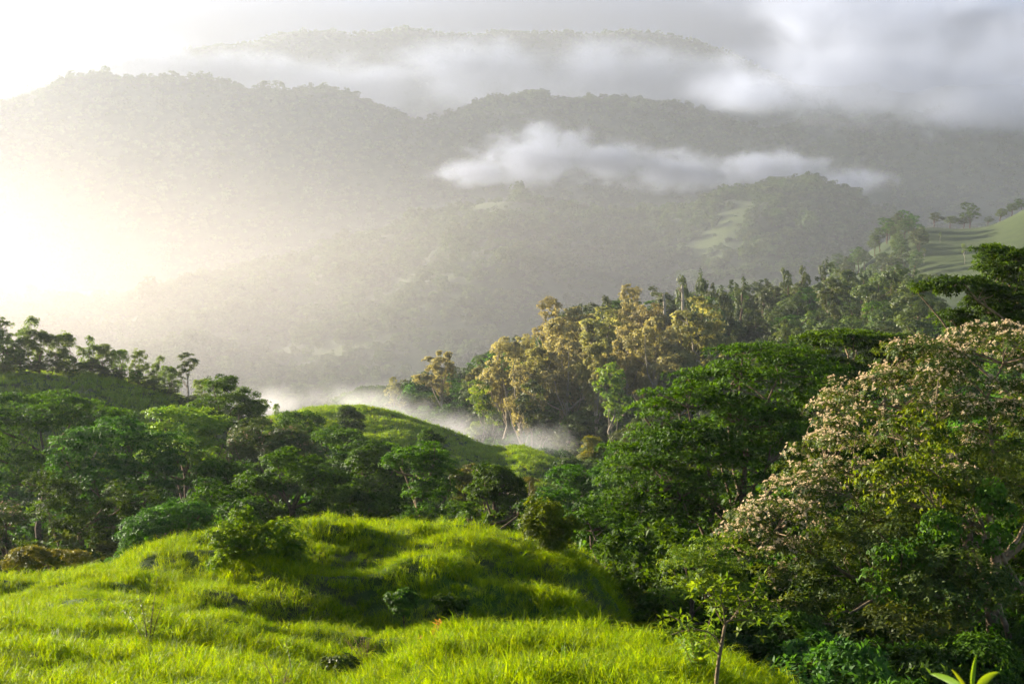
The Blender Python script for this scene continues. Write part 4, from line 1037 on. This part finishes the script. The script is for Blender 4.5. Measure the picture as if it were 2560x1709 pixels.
# feathery hedge trees along the crest of the left pasture
HEDGE = [(-60, 770, 1.1), (10, 778, 1.0), (50, 792, .95), (95, 806, .9), (140, 812, .95), (185, 826, .9), (225, 838, .9), (260, 845, .9), (300, 856, .9), (345, 870, .9), (385, 888, .9), (425, 900, .9), (505, 930, .9), (545, 945, .9), (600, 960, .8), (650, 985, .7), (690, 1000, .6)]
ORD = 'first second third fourth fifth sixth seventh eighth ninth tenth eleventh twelfth thirteenth fourteenth fifteenth sixteenth seventeenth eighteenth nineteenth twentieth twenty-first twenty-second'.split()
def crest_Y(px): return float(np.interp(px, KX, FY[13]))
for i, (px, py, w) in enumerate(HEDGE):
    lab = 'feathery tree, %s from the left end of the hedge on the pasture crest' % ORD[i]
    stand_px('feathery', i, 'hedge_tree', lab, px, py, crest_Y(px) - 1.0, w, 'feathery hedge trees on the left crest')
stand_px('slim', 0, 'layered_tree', 'tall layered tree rising above the right end of the feathery hedge', 470, 878, crest_Y(470) - 2, 1.5)
for i, px in enumerate(range(-30, 640, 32)):
    Y = crest_Y(px) - 1.5 - (i % 2) * .8; X = (px - CX) / FPX * Y
    stand('rounded', i, 'hedge_shrub', 'low leafy shrub under the feathery hedge, %s from its left end' % ORD[i], X, Y, 2.0 + (i % 3) * .4, 'shrubs under the left hedge', 2.0, .7)

# hedge, clumps and lone trees of the pasture on the far right hill
FARR = [(2335, 560, 1.3), (2375, 568, 1.4), (2410, 568, 1.4), (2425, 535, .8), (2470, 570, 1.2), (2500, 550, 1.3), (2530, 535, 1.4), (2555, 525, 1.2), (2590, 520, 1.3)]
for i, (px, py, w) in enumerate(FARR):
    stand_px('rounded', i, 'pasture_hedge_tree', 'hazy hedge tree on the far right pasture, %s from its left end' % ORD[i], px, py - 30, 790, w * 1.5, 'hedge trees on the far right pasture')
rr = np.random.default_rng(23)
for i in range(46):
    px = rr.uniform(2080, 2300); Y = rr.uniform(650, 800); X = (px - CX) / FPX * Y
    stand('rounded', i, 'hillside_tree', 'tree %s the wood left of the far right pasture' % ('at the top of' if Y > 750 else 'in the middle of' if Y > 695 else 'at the foot of'), X, Y, rr.uniform(11, 17), 'wood beside the far right pasture, ' + ('top' if Y > 750 else 'middle' if Y > 695 else 'bottom'), rr.uniform(1.0, 1.3))
for i, (px, py_b, h) in enumerate([(2350, 605, 6), (2412, 660, 11), (2310, 660, 9)]):
    # find the distance at which the pasture shows at this row
    Ys = np.linspace(620, 790, 120); Xs = (px - CX) / FPX * Ys; row = HZ - FPX * H(Xs, Ys) / Ys
    j = int(np.argmin(np.abs(row - py_b)))
    stand('slim', i, 'pasture_tree', 'thin ghostly tree in the far right pasture, %s' % ['near its top edge', 'tall with a white stem', 'at its left edge by the wood'][i], Xs[j], Ys[j], h, 'lone trees in the far right pasture')
# ------------------------------------------------------------------ haze, clouds and mist
def box_mesh(name, lo, hi):
    x0, y0, z0 = lo; x1, y1, z1 = hi
    V = [(x0, y0, z0), (x1, y0, z0), (x1, y1, z0), (x0, y1, z0), (x0, y0, z1), (x1, y0, z1), (x1, y1, z1), (x0, y1, z1)]
    F = [(0, 3, 2, 1), (4, 5, 6, 7), (0, 1, 5, 4), (1, 2, 6, 5), (2, 3, 7, 6), (3, 0, 4, 7)]
    return make_mesh(name, np.array(V, float), [np.array(F)])

def volume_mat(name, density, color, g):
    m, n, l = new_mat(name)
    v = n.new('ShaderNodeVolumePrincipled')
    v.inputs['Color'].default_value = (*color, 1)
    v.inputs['Density'].default_value = density
    v.inputs['Anisotropy'].default_value = g
    o = n.new('ShaderNodeOutputMaterial'); l.new(v.outputs[0], o.inputs['Volume'])
    return m, n, l, v

HAZE_DENSITY, HAZE_G = 0.92e-4, 0.46
hm = volume_mat('valley_haze', HAZE_DENSITY, (0.86, 0.92, 1.0), HAZE_G)[0]
haze = obj('haze', box_mesh('haze', (-2000, -60, -130), (2000, 3900, 960)), hm)
tag(haze, 'pale morning haze filling the whole valley', kind='stuff')

def ellipsoid(c, r, nu=20, nv=12):
    u = np.linspace(0, 2 * np.pi, nu, endpoint=False); v = np.linspace(0, np.pi, nv + 1)[1:-1]
    ring = np.stack([np.outer(np.sin(v), np.cos(u)), np.outer(np.sin(v), np.sin(u)), np.outer(np.cos(v), np.ones(nu))], -1).reshape(-1, 3)
    V = np.concatenate([ring, [[0, 0, 1], [0, 0, -1]]]) * np.array(r) + np.array(c)
    i = np.arange(nv - 2)[:, None] * nu; j = np.arange(nu)[None]; j2 = (j + 1) % nu
    Q = np.stack([i + j, i + nu + j, i + nu + j2, i + j2], -1).reshape(-1, 4)
    top, bot = len(ring), len(ring) + 1
    T = np.concatenate([np.stack([np.full(nu, top), np.arange(nu), (np.arange(nu) + 1) % nu], -1),
                        np.stack([np.full(nu, bot), (nv - 2) * nu + (np.arange(nu) + 1) % nu, (nv - 2) * nu + np.arange(nu)], -1)])
    return V, Q, T

def cloud(name, label, lobes, dens, g, nscale, amp, edge, color=(1, 1, 1), voxel=20.0, squash=1.0, step=0.45, detail=4.0, group=None):
    """A bank of vapour: a hull round its lobes, the density inside frayed by noise."""
    ge = Geo()
    for c, r in lobes:
        V, Q, T = ellipsoid(c, np.array(r) * 1.0)
        n0 = ge.n
        ge.add(V, Q); ge.F.append(T + n0); ge.A.append(np.full(len(T), 0.5))
    me = ge.mesh(name + '_hull')
    if len(lobes) > 1:
        tmp = bpy.data.objects.new('tmp', me); COL.objects.link(tmp)
        md = tmp.modifiers.new('r', 'REMESH'); md.mode = 'VOXEL'; md.voxel_size = voxel
        dg = bpy.context.evaluated_depsgraph_get(); dg.update()
        me2 = bpy.data.meshes.new_from_object(tmp.evaluated_get(dg))
        bpy.data.objects.remove(tmp)
        me = me2; me.name = name
    m, n, l, v = volume_mat(name + '_vapour', 0.0, color, g)
    geo = n.new('ShaderNodeNewGeometry')
    cur = None
    for c, r in lobes:
        s = n.new('ShaderNodeVectorMath'); s.operation = 'SUBTRACT'; s.inputs[1].default_value = tuple(c)
        l.new(geo.outputs['Position'], s.inputs[0])
        q = n.new('ShaderNodeVectorMath'); q.operation = 'DIVIDE'; q.inputs[1].default_value = tuple(r)
        l.new(s.outputs[0], q.inputs[0])
        ln = n.new('ShaderNodeVectorMath'); ln.operation = 'LENGTH'; l.new(q.outputs[0], ln.inputs[0])
        iv = n.new('ShaderNodeMath'); iv.operation = 'SUBTRACT'; iv.inputs[0].default_value = 1.0
        l.new(ln.outputs['Value'], iv.inputs[1])
        if cur is None: cur = iv.outputs[0]
        else:
            mx = n.new('ShaderNodeMath'); mx.operation = 'MAXIMUM'
            l.new(cur, mx.inputs[0]); l.new(iv.outputs[0], mx.inputs[1]); cur = mx.outputs[0]
    if amp > 0:
        mp = n.new('ShaderNodeVectorMath'); mp.operation = 'MULTIPLY'; mp.inputs[1].default_value = (nscale, nscale, nscale * squash)
        l.new(geo.outputs['Position'], mp.inputs[0])
        nz = n.new('ShaderNodeTexNoise'); nz.inputs['Scale'].default_value = 1.0; nz.inputs['Detail'].default_value = detail
        nz.inputs['Roughness'].default_value = 0.6; nz.inputs['Distortion'].default_value = 0.4
        l.new(mp.outputs[0], nz.inputs['Vector'])
        a = n.new('ShaderNodeMath'); a.operation = 'MULTIPLY_ADD'; a.inputs[1].default_value = amp; a.inputs[2].default_value = -amp * 0.62
        l.new(nz.outputs['Fac'], a.inputs[0])
        ad = n.new('ShaderNodeMath'); ad.operation = 'ADD'; l.new(cur, ad.inputs[0]); l.new(a.outputs[0], ad.inputs[1]); cur = ad.outputs[0]
    mr = n.new('ShaderNodeMapRange'); mr.interpolation_type = 'SMOOTHSTEP'
    mr.inputs[1].default_value = 0.0; mr.inputs[2].default_value = edge; mr.inputs[3].default_value = 0.0; mr.inputs[4].default_value = dens
    l.new(cur, mr.inputs[0]); l.new(mr.outputs[0], v.inputs['Density'])
    try: m.cycles.volume_step_rate = step
    except Exception: m.volume_step_rate = step
    o = obj(name, me, m)
    o.data.materials.clear(); o.data.materials.append(m)
    return tag(o, label, group=group, kind='stuff')

def lob(px, py, Y, rx, ry, rY):
    return (P(px, py, Y), (rx / FPX * Y, rY, ry / FPX * Y))

cloud('drifting_cloud', 'bright ragged cloud drifting low in front of the far ridge',
      [lob(1330, 400, 1800, 210, 95, 100), lob(1355, 350, 1800, 90, 75, 60), lob(1200, 430, 1800, 170, 55, 80), lob(1520, 405, 1800, 200, 75, 90),
       lob(1700, 430, 1800, 270, 74, 90), lob(1900, 428, 1800, 260, 70, 90), lob(2080, 455, 1800, 210, 58, 70), lob(1440, 360, 1800, 90, 60, 60)],
      0.042, 0.30, 1 / 40.0, 1.7, 0.95, color=(0.38, 0.42, 0.52), voxel=10, squash=1.5, step=0.45, detail=6)
cloud('summit_cloud', 'billowing cloud bank hiding the summit ridge',
      [lob(850, 225, 2850, 420, 110, 150), lob(1200, 190, 2850, 330, 130, 150), lob(1550, 195, 2850, 360, 125, 150), lob(1750, 215, 2850, 300, 110, 140), lob(560, 185, 2850, 330, 85, 130), lob(260, 150, 2950, 400, 85, 120)],
      0.016, 0.30, 1 / 110.0, 1.3, 0.8, color=(0.30, 0.34, 0.44), voxel=24, squash=1.4, step=0.45, detail=5)
cloud('ridge_cloud', 'thick grey cloud draped over the ridge at the upper right',
      [lob(2250, 170, 2280, 560, 220, 150), lob(1880, 235, 2280, 240, 85, 120), lob(2500, 250, 2280, 400, 150, 140), lob(2150, 30, 2280, 450, 170, 140)],
      0.014, 0.30, 1 / 120.0, 1.3, 0.8, color=(0.60, 0.66, 0.80), voxel=24, squash=1.4, step=0.45, detail=5)
cloud('overcast_layer', 'pale overcast cloud behind the summits along the top of the view',
      [((0, 5200, 450), (6500, 600, 1100))], 0.012, 0.0, 1 / 400.0, 0.3, 0.3, color=(0.38, 0.46, 0.66), voxel=40, step=0.08)
cloud('hollow_mist', 'sunlit mist rising from the hollow behind the green ridge',
      [lob(1120, 1085, 228, 240, 85, 18), lob(1310, 1115, 222, 190, 85, 15), lob(900, 1010, 236, 230, 75, 15), lob(690, 1015, 236, 160, 65, 12), lob(1000, 1040, 232, 200, 80, 14)],
      0.10, 0.45, 1 / 7.0, 1.5, 1.6, voxel=2.0, squash=0.9, step=0.5, detail=5)
cloud('valley_mist', 'glowing sunlit mist pouring into the valley from the left',
      [((-520, 1100, 20), (1000, 860, 205))], 0.00030, 0.52, 1 / 200.0, 0.4, 1.0, color=(1.0, 0.89, 0.77), detail=2.0, step=1.0)
cloud('valley_floor_mist', 'thin even mist lying over the valley floor below the spurs',
      [((60, 1150, -40), (1500, 900, 270))], 0.00013, 0.45, 1 / 300.0, 0.25, 0.8, color=(0.88, 0.92, 0.97), detail=2.0, step=1.0)
